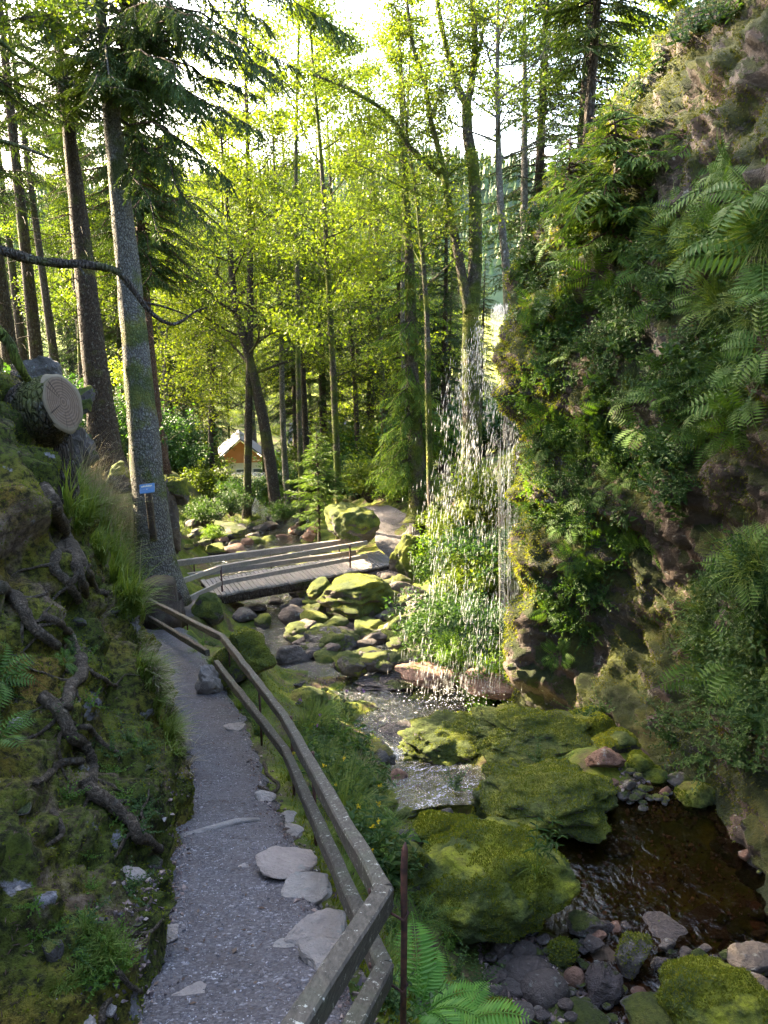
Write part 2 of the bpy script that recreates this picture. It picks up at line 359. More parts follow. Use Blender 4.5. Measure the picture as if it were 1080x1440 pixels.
M['blue'] = plain('blue_enamel', (.1, .24, .5), .3); M['cream'] = plain('pale_lettering', (.75, .72, .5), .5)
M['wall'] = plain('cream_house_wall', (.75, .68, .55), .8); M['tile'] = plain('orange_house_gable', (.55, .22, .1), .8); M['slate'] = plain('grey_roof', (.07, .065, .075), .7)
M['glass'] = plain('dark_window_glass', (.1, .12, .14), .15); M['frame'] = plain('white_window_frame', (.8, .8, .78), .5)
M['hill'] = (lambda t: t.fin(t.bsdf(t.ramp(t.noise(t.pos(), .05, 6), [(.35, (.03, .05, .025)), (.65, (.07, .1, .04))]), .95)))(NT('wooded_hill_ground'))
# ------------------------------------------------------------------ terrain height function
CT = []
for px, py, z in [  # near path
    (345,1440,-3.0),(200,1440,-3.0),(500,1440,-3.15),(350,1300,-3.3),(440,1300,-3.35),(340,1200,-3.7),(430,1200,-3.8),(325,1113,-4.55),(385,1100,-4.65),
    (290,1000,-5.43),(340,1000,-5.5),(232,900,-6.44),(270,905,-6.5),(210,870,-6.75),(240,872,-6.8),(262,862,-7.25),(275,845,-7.6),(255,850,-7.5),(300,850,-7.75),
    # slope down to stream
    (480,1240,-4.2),(480,1120,-5.2),(430,1010,-5.6),(380,930,-6.3),(500,1060,-6.1),(530,1170,-5.8),(540,1290,-4.5),(600,1370,-4.7),(590,1440,-4.2),(640,1430,-4.8),(530,1380,-3.9),(470,1000,-6.6),(440,1060,-5.3),
    # beds
    (900,1250,-5.75),(1000,1300,-5.7),(850,1190,-5.75),(960,1190,-5.7),(1080,1300,-5.6),(1000,1210,-5.7),(880,1310,-5.55),(760,1400,-5.3),(700,1340,-5.2),(900,1420,-5.4),(1040,1400,-5.35),(980,1380,-5.5),(700,1280,-5.4),(760,1440,-5.3),
    (640,1130,-6.05),(600,1100,-6.35),(555,1075,-6.7),(570,1150,-6.1),(560,1020,-7.0),(640,1000,-7.0),(690,985,-6.9),(520,985,-7.05),(450,975,-7.2),(430,930,-7.6),(430,890,-8.1),(350,850,-8.8),(400,850,-8.8),(330,820,-8.8),(300,775,-9.0),(370,740,-9.3),(400,760,-9.1),(270,700,-9.8),(340,790,-9.0),
    (760,1130,-5.33),(700,1050,-6.3),(820,1100,-5.33),(875,1120,-5.36),(920,1120,-5.4),(860,1060,-5.4),(700,1130,-5.5),(800,1040,-5.8),(660,1190,-5.6),(620,1200,-5.5),
    (640,940,-6.7),(600,905,-7.4),(700,930,-6.5),(550,890,-7.9),(500,900,-7.9),(480,850,-8.3),(560,850,-8.0),(640,870,-7.2),(690,850,-6.6),(620,810,-7.6),
    (600,780,-7.5),(570,780,-7.6),(560,760,-7.65),(545,738,-7.55),(520,750,-7.7),(590,730,-7.2),(650,760,-6.4),(700,740,-5.6),(640,700,-5.8),(700,650,-4.6),
    (500,780,-8.6),(470,750,-8.8),(440,745,-9.0),(420,720,-9.4),(460,700,-9.2),(250,790,-8.4),(240,740,-8.4),(225,700,-7.8),(230,830,-7.0),(190,760,-6.3),(150,665,-4.3),(90,660,-3.8),
    (380,700,-9.9),(320,720,-9.6),(300,690,-10.3),(330,675,-11.0),(430,690,-10),(500,700,-9.2),(540,690,-8.2)]:
    v = PZ(px, py, z); CT.append((v.x, v.y, v.z))
CT += [(0,80,-14.5),(-20,60,-15.2),(-8,55,-14),(-16,75,-15.8),(-12,66,-15.6),(-45,80,-9),(45,80,-5),(12,45,-8.5),(20,40,-5),(0,150,-14),(0,300,-14.5),(0,520,-15),(-140,220,10),(140,220,8),(60,300,-13.5),(-220,500,20),(220,500,10),(90,420,-14),
       (60,120,-10),(-90,120,2),(-13,6,3.5),(-10,12,1.2),(-9,18,-2.0),(-9,24,-4.5),(-9,32,-7.5),(-14,28,-4),(-18,12,5.5),(-22,22,3.5),(-28,40,-2),(-40,20,9),(-3.4,1,-1.2),(-2.2,2.5,-2.9),(-1.8,1.2,-2.8),(-2.7,3.6,-2.9),(-3.6,2.6,-1.6),(-2.9,5,-3.2),(-5,1,1.2),(-8,-4,3.5),(0,-4,-.9),(-.5,-1,-1.45),(-.5,0,-1.62),(-.6,1.3,-2.25),(.6,1.2,-2.9),(1.3,1.2,-4.6),(2.2,0,-4.9),(1.5,-4,-3),(6,-4,-4),
       (3.5,4,-5.4),(5.2,3,-5.6),(4.6,6,-5.6),(5.5,9,-5.7),(4.4,10.5,-5.8),(6.5,12,-5.6),(3.2,12.4,-6.3),(5.2,14.2,-5.2),(8,8,-5.5),(9,3,-5.5),(3.6,14.6,-5.4),(2.6,14.2,-6.4),(3.4,19,-4.4),(6,20,-2.8),(11,13,-4),(15,8,-4),(8,17,-3.5),(15,25,0),(30,20,8),(9,28,-4.5),(6,34,-7),(40,0,12),(-30,-20,12),(30,-20,12),(0,-20,4)]
CT += [tuple(P(*q)) for q in [(60,570,10.5),(0,510,9),(105,700,11.5),(-80,480,8.5),(150,690,14.5),(-40,560,12),(60,600,14)]]
CTA = np.array(CT)
def rbf_fit(A, sm=.0):
    X = A[:, :2]; n = len(A); D = np.sqrt(((X[:, None]-X[None])**2).sum(-1)+.05)
    Mx = np.zeros((n+3, n+3)); Mx[:n, :n] = D-np.eye(n)*sm; Mx[:n, n] = 1; Mx[:n, n+1:] = X; Mx[n, :n] = 1; Mx[n+1:, :n] = X.T
    return X, np.linalg.solve(Mx, np.concatenate([A[:, 2], [0, 0, 0]]))
GX, GW = rbf_fit(CTA, .6)
def H(x, y):
    x = np.atleast_1d(np.asarray(x, float)); y = np.atleast_1d(np.asarray(y, float)); out = np.empty(len(x))
    for i in range(0, len(x), 20000):
        q = np.stack([x[i:i+20000], y[i:i+20000]], 1); D = np.sqrt(((q[:, None]-GX[None])**2).sum(-1)+.05)
        out[i:i+20000] = D@GW[:-3]+GW[-3]+q@GW[-2:]
    return out
def h1(x, y): return float(H([x], [y])[0])
def grid_faces(nr, nc, flip=False):
    i = np.arange(nr-1)[:, None]*nc+np.arange(nc-1)[None]; i = i.ravel()
    q = np.stack([i, i+1, i+nc+1, i+nc], 1); return q[:, ::-1] if flip else q
def fbm(V, sc, o=5, amp=1.0):
    return np.array([noise.fractal(Vector(v)*sc, .9, 2.1, o) for v in V])*amp
# ---- path edges (left, right) in world
PE = []
for (py, l, r_, z) in [(1440,165,515,-2.95),(1370,190,505,-3.1),(1300,215,468,-3.27),(1250,236,445,-3.42),(1200,243,428,-3.62),(1160,240,405,-4.0),(1113,268,382,-4.55),(1060,262,362,-4.95),(1000,240,338,-5.43),(950,218,305,-5.9),(900,193,278,-6.44),(868,183,246,-6.78)]:
    a, b = PZ(l, py, z), PZ(r_, py, z); PE.append((a, b))
PE = [(Vector((-1.25, -.2, -1.5)), Vector((.35, -.2, -1.5))), (Vector((-1.25, 1.2, -2.2)), Vector((.15, 1.2, -2.25)))]+PE+[(PZ(222, 852, -7.15), PZ(290, 862, -7.3)), (PZ(246, 838, -7.55), PZ(303, 842, -7.64))]
def crspl(Pt, m):
    """Catmull-Rom along axis 0, m samples per segment"""
    Pt = np.asarray(Pt, float); n = len(Pt); Q = np.concatenate([2*Pt[:1]-Pt[1:2], Pt, 2*Pt[-1:]-Pt[-2:-1]]); out = []
    for i in range(n-1):
        p0, p1, p2, p3 = Q[i:i+4]
        for k in range(m):
            t = k/m; out.append(.5*((2*p1)+(p2-p0)*t+(2*p0-5*p1+4*p2-p3)*t*t+(3*p1-p0-3*p2+p3)*t**3))
    out.append(Pt[-1]); return np.array(out)
def patch(ctrl, mu, mv):
    A = crspl(ctrl, mu); return crspl(A.transpose(1, 0, 2), mv).transpose(1, 0, 2)
def patch_mesh(G):
    nr, nc = G.shape[:2]; return G.reshape(-1, 3), grid_faces(nr, nc)
def vnormals(V, Fq):
    a = V[Fq[:, 2]]-V[Fq[:, 0]]; b = V[Fq[:, 3]]-V[Fq[:, 1]]; n = np.cross(a, b); N = np.zeros_like(V)
    for k in range(4): np.add.at(N, Fq[:, k], n)
    return norm(N)
PL = crspl([tuple(a) for a, b in PE], 10); PR = crspl([tuple(b) for a, b in PE], 10)
PC = (PL+PR)/2
nc = 22; tt = np.linspace(0, 1, nc)
PG = PL[:, None]*(1-tt)[None, :, None]+PR[:, None]*tt[None, :, None]
wob = np.array([[noise.fractal(Vector((0, y[0][1]*2.3, 3)), .8, 2, 3)*.09, noise.fractal(Vector((5, y[0][1]*2.3, 9)), .8, 2, 3)*.09] for y in PG])
PG[:, :, 0] += wob[:, :1]*(1-tt)[None]+wob[:, 1:]*tt[None]
PG = crspl(PG, 3)
PV, PF = patch_mesh(PG)
PV[:, 2] += fbm(PV, 1.3, 4, .025)+.012
ef = np.tile(np.abs(tt-.5)*2, len(PG)); PV[:, 2] -= .05*np.clip((ef-.8)/.2, 0, 1)**2
path = meshobj('path', PV, PF[:, ::-1], M['path']); tag(path, 'narrow gravel footpath running down beside the wooden railing', kind='structure')
BV_PATH = BVHTree.FromPolygons([tuple(v) for v in PV], [tuple(f) for f in PF.tolist()])
# ---- ground sheet
def axis(a, b, step, far, gro=1.09):
    c = list(np.arange(a, b, step)); s = step
    x = c[-1]
    while x < far[1]: s *= gro; x += s; c.append(x)
    s = step; x = a; pre = []
    while x > far[0]: s *= gro; x -= s; pre.append(x)
    return np.array(pre[::-1]+c)
gx = axis(-7, 7.5, .11, (-600, 600)); gy = axis(1, 31, .13, (-40, 900), 1.07)
XX, YY = np.meshgrid(gx, gy); gv = np.stack([XX.ravel(), YY.ravel()], 1); gz = H(gv[:, 0], gv[:, 1])
def path_dist(x, y):
    """signed: negative inside the path band; compare with left/right edge at the same y"""
    xl = np.interp(y, PL[:, 1], PL[:, 0]); xr = np.interp(y, PL[:, 1], PR[:, 0]); zc = np.interp(y, PC[:, 1], PC[:, 2])
    d = np.maximum(xl-x, x-xr); return d, zc
pd, pz = path_dist(gv[:, 0], gv[:, 1]); inr = (gv[:, 1] > -.2) & (gv[:, 1] < 17.5)
nearm = (np.abs(gv[:, 0]) < 14) & (gv[:, 1] < 45)
ns = np.zeros(len(gv)); i_ = np.where(nearm)[0]
ns[i_] = fbm(np.stack([gv[i_, 0], gv[i_, 1], gz[i_]], 1), .9, 6, .22)
i_ = np.where(~nearm)[0]; ns[i_] = [noise.fractal(Vector((a*.12, b*.12, 0)), .9, 2, 3)*.5 for a, b in gv[i_]]
gz2 = gz+ns
k = np.clip((.45-pd)/.35, 0, 1)*inr; gz2 = gz2*(1-k)+(pz-.1)*k
GV = np.stack([gv[:, 0], gv[:, 1], gz2], 1); GF = grid_faces(len(gy), len(gx))
ground = meshobj('ground', GV, GF, M['ground']); tag(ground, 'wooded valley ground with soil, moss and a far sunlit meadow', kind='structure')
BV_G = BVHTree.FromPolygons([tuple(v) for v in GV], [tuple(f) for f in GF.tolist()])
# ---- left bank
W3 = lambda x, y, z: (x, y, z)
B = []
def row(foot, *pts): B.append([tuple(foot)]+[tuple(P(*p)) if p[2] > 0 and len(p) == 3 else tuple(p[:3]) for p in pts])
def Pd(*a): return tuple(P(*a))
B = [
 [(-1.2,-.6,-1.5),(-1.9,-.7,-1.0),(-2.5,-.8,-.3),(-3.1,-.9,.4),(-4.0,-1,1.2),(-6,-1,2.6)],
 [(-1.15,1.0,-2.2),(-1.75,.9,-1.7),(-2.3,.8,-.9),(-2.8,.8,-.1),(-3.5,.8,.8),(-5.5,.8,2.3)],
 [tuple(PE[2][0]),Pd(80,1370,3.15),Pd(-20,1250,3.15),Pd(-130,1100,3.2),Pd(-260,900,3.5),Pd(-480,640,4.5)],
 [tuple(PE[5][0]),Pd(165,1210,4.15),Pd(75,1110,4.2),Pd(-20,960,4.35),Pd(-130,790,4.7),Pd(-300,560,5.6)],
 [tuple(PE[6][0]),Pd(180,1110,4.9),Pd(105,1000,4.9),Pd(25,850,5.0),Pd(-60,690,5.3),Pd(-200,500,6.3)],
 [tuple(PE[8][0]),Pd(222,1010,6.9),Pd(155,905,6.6),Pd(85,770,6.3),Pd(5,610,6.3),Pd(-60,500,6.9)],
 [tuple(PE[10][0]),Pd(210,930,9.6),Pd(168,855,9.1),Pd(125,770,8.8),Pd(70,690,9.0),Pd(15,600,9.6)],
 [tuple(PE[12][0]),Pd(178,870,13.8),Pd(160,830,13.3),Pd(140,780,13),Pd(112,725,13),Pd(85,670,13.5)],
 [tuple(PE[13][0]),Pd(168,840,15.8),Pd(150,805,15.4),Pd(135,765,15.3),Pd(115,715,15.5),Pd(90,665,16)],
 [tuple(P(196,835,17.5)),Pd(185,815,17.2),Pd(170,790,17.0),Pd(150,750,17.0),Pd(130,710,17.3),Pd(105,665,17.8)],
]
BC = np.array(B); last = BC[:, -1:]+np.array([-2.2, .3, .7]); last2 = BC[:, -1:]+np.array([-5.5, .6, .6])
foot = BC[:, :1].copy(); foot[:, :, 2] -= .12; foot[:, :, 0] += .2
BC = np.concatenate([foot, BC[:, :1]+np.array([-.06, 0, .04]), BC[:, 1:], last, last2], 1)
BG = patch(BC, 26, 22); BVv, BF = patch_mesh(BG)
BN = vnormals(BVv, BF)
if BN[:, 2].mean() < 0: BN = -BN; BF = BF[:, ::-1]
def lump(V, sc, k):
    return np.array([noise.noise(Vector(v)*sc+Vector((k, 0, 0))) for v in V])
u = np.tile(np.clip(np.linspace(0, BC.shape[1]-1, BG.shape[1])-.3, 0, 1), BG.shape[0])
dsp = fbm(BVv, .8, 7, .17)+np.abs(lump(BVv, 2.1, 3))*.36+np.abs(lump(BVv, 5.3, 8))*.17+np.abs(lump(BVv, 11, 5))*.05-.08
# ledges
dsp += .05*np.sin(BVv[:, 2]*7+lump(BVv, 1.1, 5)*4)
BVv = BVv+BN*(dsp*u)[:, None]
bank = meshobj('bank', BVv, BF, M['bank']); tag(bank, 'steep mossy earth bank rising left of the gravel path', kind='structure')
BV_B = BVHTree.FromPolygons([tuple(v) for v in BVv], [tuple(f) for f in BF.tolist()])
# ---- cliff on the right
C = [
 [(4.6,15.2,-7),(4.6,15.2,-5.5),(4.6,15.2,-4),(4.6,15.2,-2.5),(4.6,15.2,-1.2),(4.7,15.2,-.2),(4.8,15.3,.3),(4.9,15.5,.6)],
 [(3.1,13.2,-7.2),(3.1,13.2,-5.6),(3.0,13.2,-4),(2.9,13.2,-2.6),(2.7,13.1,-1.3),(2.8,13.1,-.3),(3.1,13.3,.3),(3.6,13.6,.7)],
 [Pd(728,1010,12.4),Pd(730,880,12.3),Pd(735,760,12.2),Pd(728,640,12.1),Pd(712,530,11.9),Pd(722,430,12.0),Pd(735,345,12.1),Pd(775,262,12.5)],
 [Pd(800,1010,11.6),Pd(800,880,11.7),Pd(800,760,11.3),Pd(800,640,11.1),Pd(795,520,10.9),Pd(795,400,10.9),Pd(805,290,11.1),Pd(835,200,11.6)],
 [Pd(880,1030,10.4),Pd(885,900,10.8),Pd(888,770,10.7),Pd(885,650,10.1),Pd(880,520,9.9),Pd(875,390,9.9),Pd(885,250,10.1),Pd(900,135,10.7)],
 [Pd(960,1080,9.2),Pd(970,940,9.7),Pd(970,820,9.9),Pd(960,690,9.1),Pd(955,560,8.9),Pd(950,400,9.0),Pd(950,230,9.0),Pd(950,70,9.7)],
 [Pd(1045,1150,7.95),Pd(1055,1010,8.3),Pd(1055,860,8.4),Pd(1045,700,8.1),Pd(1040,540,7.9),Pd(1035,370,8.0),Pd(1030,180,8.2),Pd(1010,20,9.0)],
 [Pd(1130,1230,6.9),Pd(1140,1060,7.0),Pd(1140,880,7.0),Pd(1130,700,6.9),Pd(1120,540,6.8),Pd(1120,360,6.8),Pd(1110,150,7.2),Pd(1085,-20,8.1)],
 [Pd(1260,1350,5.5),Pd(1270,1130,5.6),Pd(1270,920,5.6),Pd(1250,700,5.6),Pd(1250,500,5.7),Pd(1250,300,5.9),Pd(1230,60,6.3),Pd(1190,-120,7.2)],
 [(4.1,2.0,-5.6),(4.3,2,-4.2),(4.4,2,-3),(4.4,2,-1.6),(4.5,2,-.2),(4.6,2,1.2),(4.7,2,2.4),(5.2,2.3,3.2)],
 [(4.2,-2,-5),(4.4,-2,-4),(4.5,-2,-3),(4.5,-2,-1.6),(4.6,-2,-.2),(4.7,-2,1.2),(4.8,-2,2.4),(5.3,-2,3.2)]]
CC = np.array(C); top = CC[:, -1:]
off = np.array([[1.2, .5, .15]]*len(CC))[:, None]; off2 = np.array([[4.5, 1.8, -.1]]*len(CC))[:, None]; off3 = np.array([[9, 3, -2.0]]*len(CC))[:, None]
bot = CC[:, :1]+np.array([-.25, -.1, -.9])
CC = np.concatenate([bot, CC, top+off, top+off2, top+off3], 1)
CG = patch(CC, 24, 22); CV, CF = patch_mesh(CG); CN = vnormals(CV, CF)
if CN[:, 0].mean() > 0: CN = -CN; CF = CF[:, ::-1]
v2 = CV*np.array([1, 1, 1.9])
rid = np.array([noise.ridged_multi_fractal(Vector(v)*.55, .9, 2.1, 5, 1.0, 2.0) for v in v2])
d = (rid-1.0)*.27+fbm(CV, 1.5, 6, .18)+np.abs(lump(CV, 4.5, 2))*.13+np.abs(lump(CV, 10, 4))*.05
bulge = (CV[:, 1] > 9.8)*np.clip((CV[:, 2]+7)/1, 0, 1)
CV = CV+CN*d[:, None]
cliff = meshobj('rock_face', CV, CF, M['cliff']); tag(cliff, 'tall mossy overhanging rock face right of the stream', kind='structure')
BV_C = BVHTree.FromPolygons([tuple(v) for v in CV], [tuple(f) for f in CF.tolist()])
# ---- water
def inpoly(x, y, pl):
    c = False; j = len(pl)-1
    for i in range(len(pl)):
        if (pl[i][1] > y) != (pl[j][1] > y) and x < (pl[j][0]-pl[i][0])*(y-pl[i][1])/(pl[j][1]-pl[i][1])+pl[i][0]: c = not c
        j = i
    return c
def wsheet(name, ctl, x0, x1, y0, y1, st, mat, label, amp=.02, add=()):
    A = np.array([tuple(PZ(*c)) for c in ctl]+list(add)); X, Wt = rbf_fit(A, .1)
    xs = np.arange(x0, x1, st); ys = np.arange(y0, y1, st); XX, YY = np.meshgrid(xs, ys); q = np.stack([XX.ravel(), YY.ravel()], 1)
    z = np.empty(len(q))
    for i in range(0, len(q), 20000):
        D = np.sqrt(((q[i:i+20000, None]-X[None])**2).sum(-1)+.05); z[i:i+20000] = D@Wt[:-3]+Wt[-3]+q[i:i+20000]@Wt[-2:]
    z += np.array([noise.fractal(Vector((a*2.2, b*2.2, 0)), .8, 2, 3)*amp for a, b in q])
    Fq = grid_faces(len(ys), len(xs)); gzq = H(q[:, 0], q[:, 1])
    keep = (z-gzq > -.45); Fq = Fq[keep[Fq].all(1)]
    o = meshobj(name, np.stack([q[:, 0], q[:, 1], z], 1), Fq, mat); tag(o, label, kind='structure'); return o
wsheet('stream', [(650,1135,-5.75),(600,1100,-6.1),(575,1130,-5.95),(550,1070,-6.5),(560,1025,-6.76),(640,1000,-6.76),(690,985,-6.74),(520,985,-6.8),(450,975,-7.0),(430,930,-7.35),(430,890,-7.9),(350,850,-8.55),(400,850,-8.5),(330,820,-8.6),(300,775,-8.75),(370,740,-9.02),(400,760,-8.9),(270,700,-9.55)],
       -14, 2.0, 7.6, 46, .12, M['stream'], 'clear mountain stream running over stones under the footbridge')
def poly_sheet(name, x0, x1, y0, y1, z, st, mat, label):
    xs = np.arange(x0, x1, st); ys = np.arange(y0, y1, st); XX, YY = np.meshgrid(xs, ys)
    q = np.stack([XX.ravel(), YY.ravel(), np.full(XX.size, z)], 1); Fq = grid_faces(len(ys), len(xs)); gzq = H(q[:, 0], q[:, 1]); keep = gzq < z+.3
    pl = [tuple(PZ(a, b, z))[:2] for a, b in [(640,1330),(720,1215),(775,1165),(800,1110),(880,1075),(1400,1200),(1500,1480),(640,1480)]]; keep &= np.array([inpoly(a, b, pl) for a, b in q[:, :2]])
    o = meshobj(name, q, Fq[keep[Fq].all(1)], mat); tag(o, label, kind='structure')
poly_sheet('pool', 1.3, 6, 2.2, 9.6, -5.42, .1, M['pool'], 'still brown pool at the foot of the rock face')
# far hillside
hx = np.linspace(-700, 700, 90); hy = np.linspace(430, 900, 30); XX, YY = np.meshgrid(hx, hy)
hz = -16+np.clip((YY-430)/170, 0, 1)**.8*np.clip(82-.06*XX+18*np.sin(XX*.011+1.0), 20, 140)+np.vectorize(lambda a, b: noise.noise(Vector((a*.012, b*.012, 0)))*9)(XX, YY)
HVv = np.stack([XX.ravel(), YY.ravel(), hz.ravel()], 1); HF = grid_faces(30, 90)
tag(meshobj('hill', HVv, HF, M['hill']), 'hazy wooded hillside far down the valley', kind='structure')
def ray_hit(px, py, bvs, origin=None):
    r = ray(px, py).normalized(); best = None
    for b in bvs:
        h = b.ray_cast(Vector((0, 0, 0)), r, 200)
        if h[0] is not None and (best is None or h[3] < best[3]): best = h
    if best is None: return None, None, None
    d = best[0].dot(Vector((0, CP, -SP))); n_ = best[1]
    if n_.dot(r) > 0: n_ = -n_
    return best[0], n_, d
ALLB = [BV_G, BV_B, BV_C, BV_PATH]
# ------------------------------------------------------------------ rocks
def ico(sub):
    import bmesh
    bm = bmesh.new(); bmesh.ops.create_icosphere(bm, subdivisions=sub, radius=1)
    V = np.array([v.co[:] for v in bm.verts]); Fc = np.array([[v.index for v in f.verts] for f in bm.faces]); bm.free(); return V, Fc
ICO = {s: ico(s) for s in (2, 3, 4, 5, 6)}
def rockverts(seed, sub=4, cuts=7, rough=.16, round_=.5, flat=.0):
    rs = np.random.default_rng(seed); V, Fc = ICO[sub]; V = V.copy()
    for i in range(cuts):   # shear off planes for angular faces
        n_ = norm(rs.normal(size=3)*np.array([1, 1, .7])); c = rs.uniform(.5, .85) if round_ < .8 else rs.uniform(.78, .95)
        dd = V@n_-c; V -= np.outer(np.clip(dd, 0, None)*(1-.35*round_), n_)
    if flat: V[:, 2] = np.where(V[:, 2] > flat, flat+(V[:, 2]-flat)*.25, V[:, 2])
    s = Vector((seed*3.1, seed*1.7, seed*.9)); N0 = norm(V)
    d_ = np.array([noise.fractal(Vector(v)*1.1+s, .9, 2.1, 3)*rough+abs(noise.noise(Vector(v)*2.6+s))*rough*.7+noise.fractal(Vector(v)*4+s, .8, 2.1, 4)*rough*.45 for v in V])
    V = V+N0*d_[:, None]
    m = np.abs(V).max(0); return V/m, Fc
RCACHE = {}
ROCKN = [0]
def rock_at(px, py, wd, ht, mat, label=None, cat='boulder', name='boulder', seed=None, sub=4, flat=0, rz=None, round_=.25, group=None, depth=None, dn=.0, sy=None, fuzz=0, rough=.16, tilt=0):
    base = ray_hit(px, py+ht*.28, ALLB)
    if base[0] is None: return None
    d = depth or base[2]; c = P(px, py, d)
    if seed is None: seed = ROCKN[0] % 9
    ROCKN[0] += 1
    sx = wd*d/F/2; el_ = math.acos(max(-1, min(1, Vector((0, CP, -SP)).dot(Vector((0, 1, 0))))))
    down = -ray(px, py).normalized().z
    szs = ht*d/F/2; syy = sy or sx*.85
    sz = math.sqrt(max((szs**2-(syy*down)**2*.5), (szs*.5)**2))
    key = (seed, sub, round(round_, 1), flat, mat, rough)
    if key not in RCACHE:
        V, Fc = rockverts(seed, sub, 12 if round_ < .45 else 7 if round_ < .8 else 3, rough, round_, flat)
        o = meshobj(name, V, Fc, M[mat]); RCACHE[key] = (o, False)
    o, used = RCACHE[key]
    if used:
        o = o.copy(); COL.objects.link(o); 
        for k_ in ('group',):
            if k_ in o: del o[k_]
    RCACHE[key] = (RCACHE[key][0], True)
    o.name = name
    o.location = c-Vector((0, 0, dn)); o.scale = (sx, syy, sz); o.rotation_euler = (random.uniform(-.12, .12), tilt, rz if rz is not None else random.choice([0, math.pi])+random.uniform(-.3, .3))
    tag(o, label or 'wet grey stone lying among many others in the stream bed', cat, group)
    if fuzz:
        fz(o, fuzz)
    return o
def sample_mesh(V, Fc, m, nzmin=-1, seed=3):
    rs = np.random.default_rng(seed); Fc = np.asarray(Fc)
    if Fc.shape[1] == 4: Fc = np.concatenate([Fc[:, :3], Fc[:, [0, 2, 3]]])
    a, b, c = V[Fc[:, 0]], V[Fc[:, 1]], V[Fc[:, 2]]; n_ = np.cross(b-a, c-a); ar = np.linalg.norm(n_, axis=1); n_ = norm(n_)
    w_ = ar*(n_[:, 2] > nzmin); w_ /= w_.sum(); i = rs.choice(len(Fc), m, p=w_); r1 = np.sqrt(rs.random(m)); r2 = rs.random(m)
    return a[i]*(1-r1)[:, None]+b[i]*(r1*(1-r2))[:, None]+c[i]*(r1*r2)[:, None], n_[i]
def blades(Pp, Nn, L, W, spread=.7):
    D = norm(Nn+rv(len(Pp), spread*.6)+np.array([0, 0, .25])); return leafq(Pp-D*.004, D, norm(rv(len(Pp))), L, W, .1, .4)
def fz(o, m):
    """short moss fronds as a child mesh on a rock, where its moss grows"""
    V = np.array([v.co[:] for v in o.data.vertices]); Fc = np.array([p.vertices[:] for p in o.data.polygons])
    Mw = Matrix.LocRotScale(o.location, o.rotation_euler, o.scale); A = np.array(Mw); Vw = V@A[:3, :3].T+A[:3, 3]
    p_, n_ = sample_mesh(Vw, Fc, m, .15); kk = np.array([noise.fractal(Vector(q)*1.9, .7, 2, 4) for q in p_]) > -.25
    p_, n_ = p_[kk], n_[kk]; L = RNG.uniform(.012, .03, len(p_)); Vb, Fb = blades(p_, n_, L, L*.4)
    Ai = np.linalg.inv(A); Vl = Vb@Ai[:3, :3].T+Ai[:3, 3]
    meshobj('moss', Vl, Fb, M['mossblade'], o)
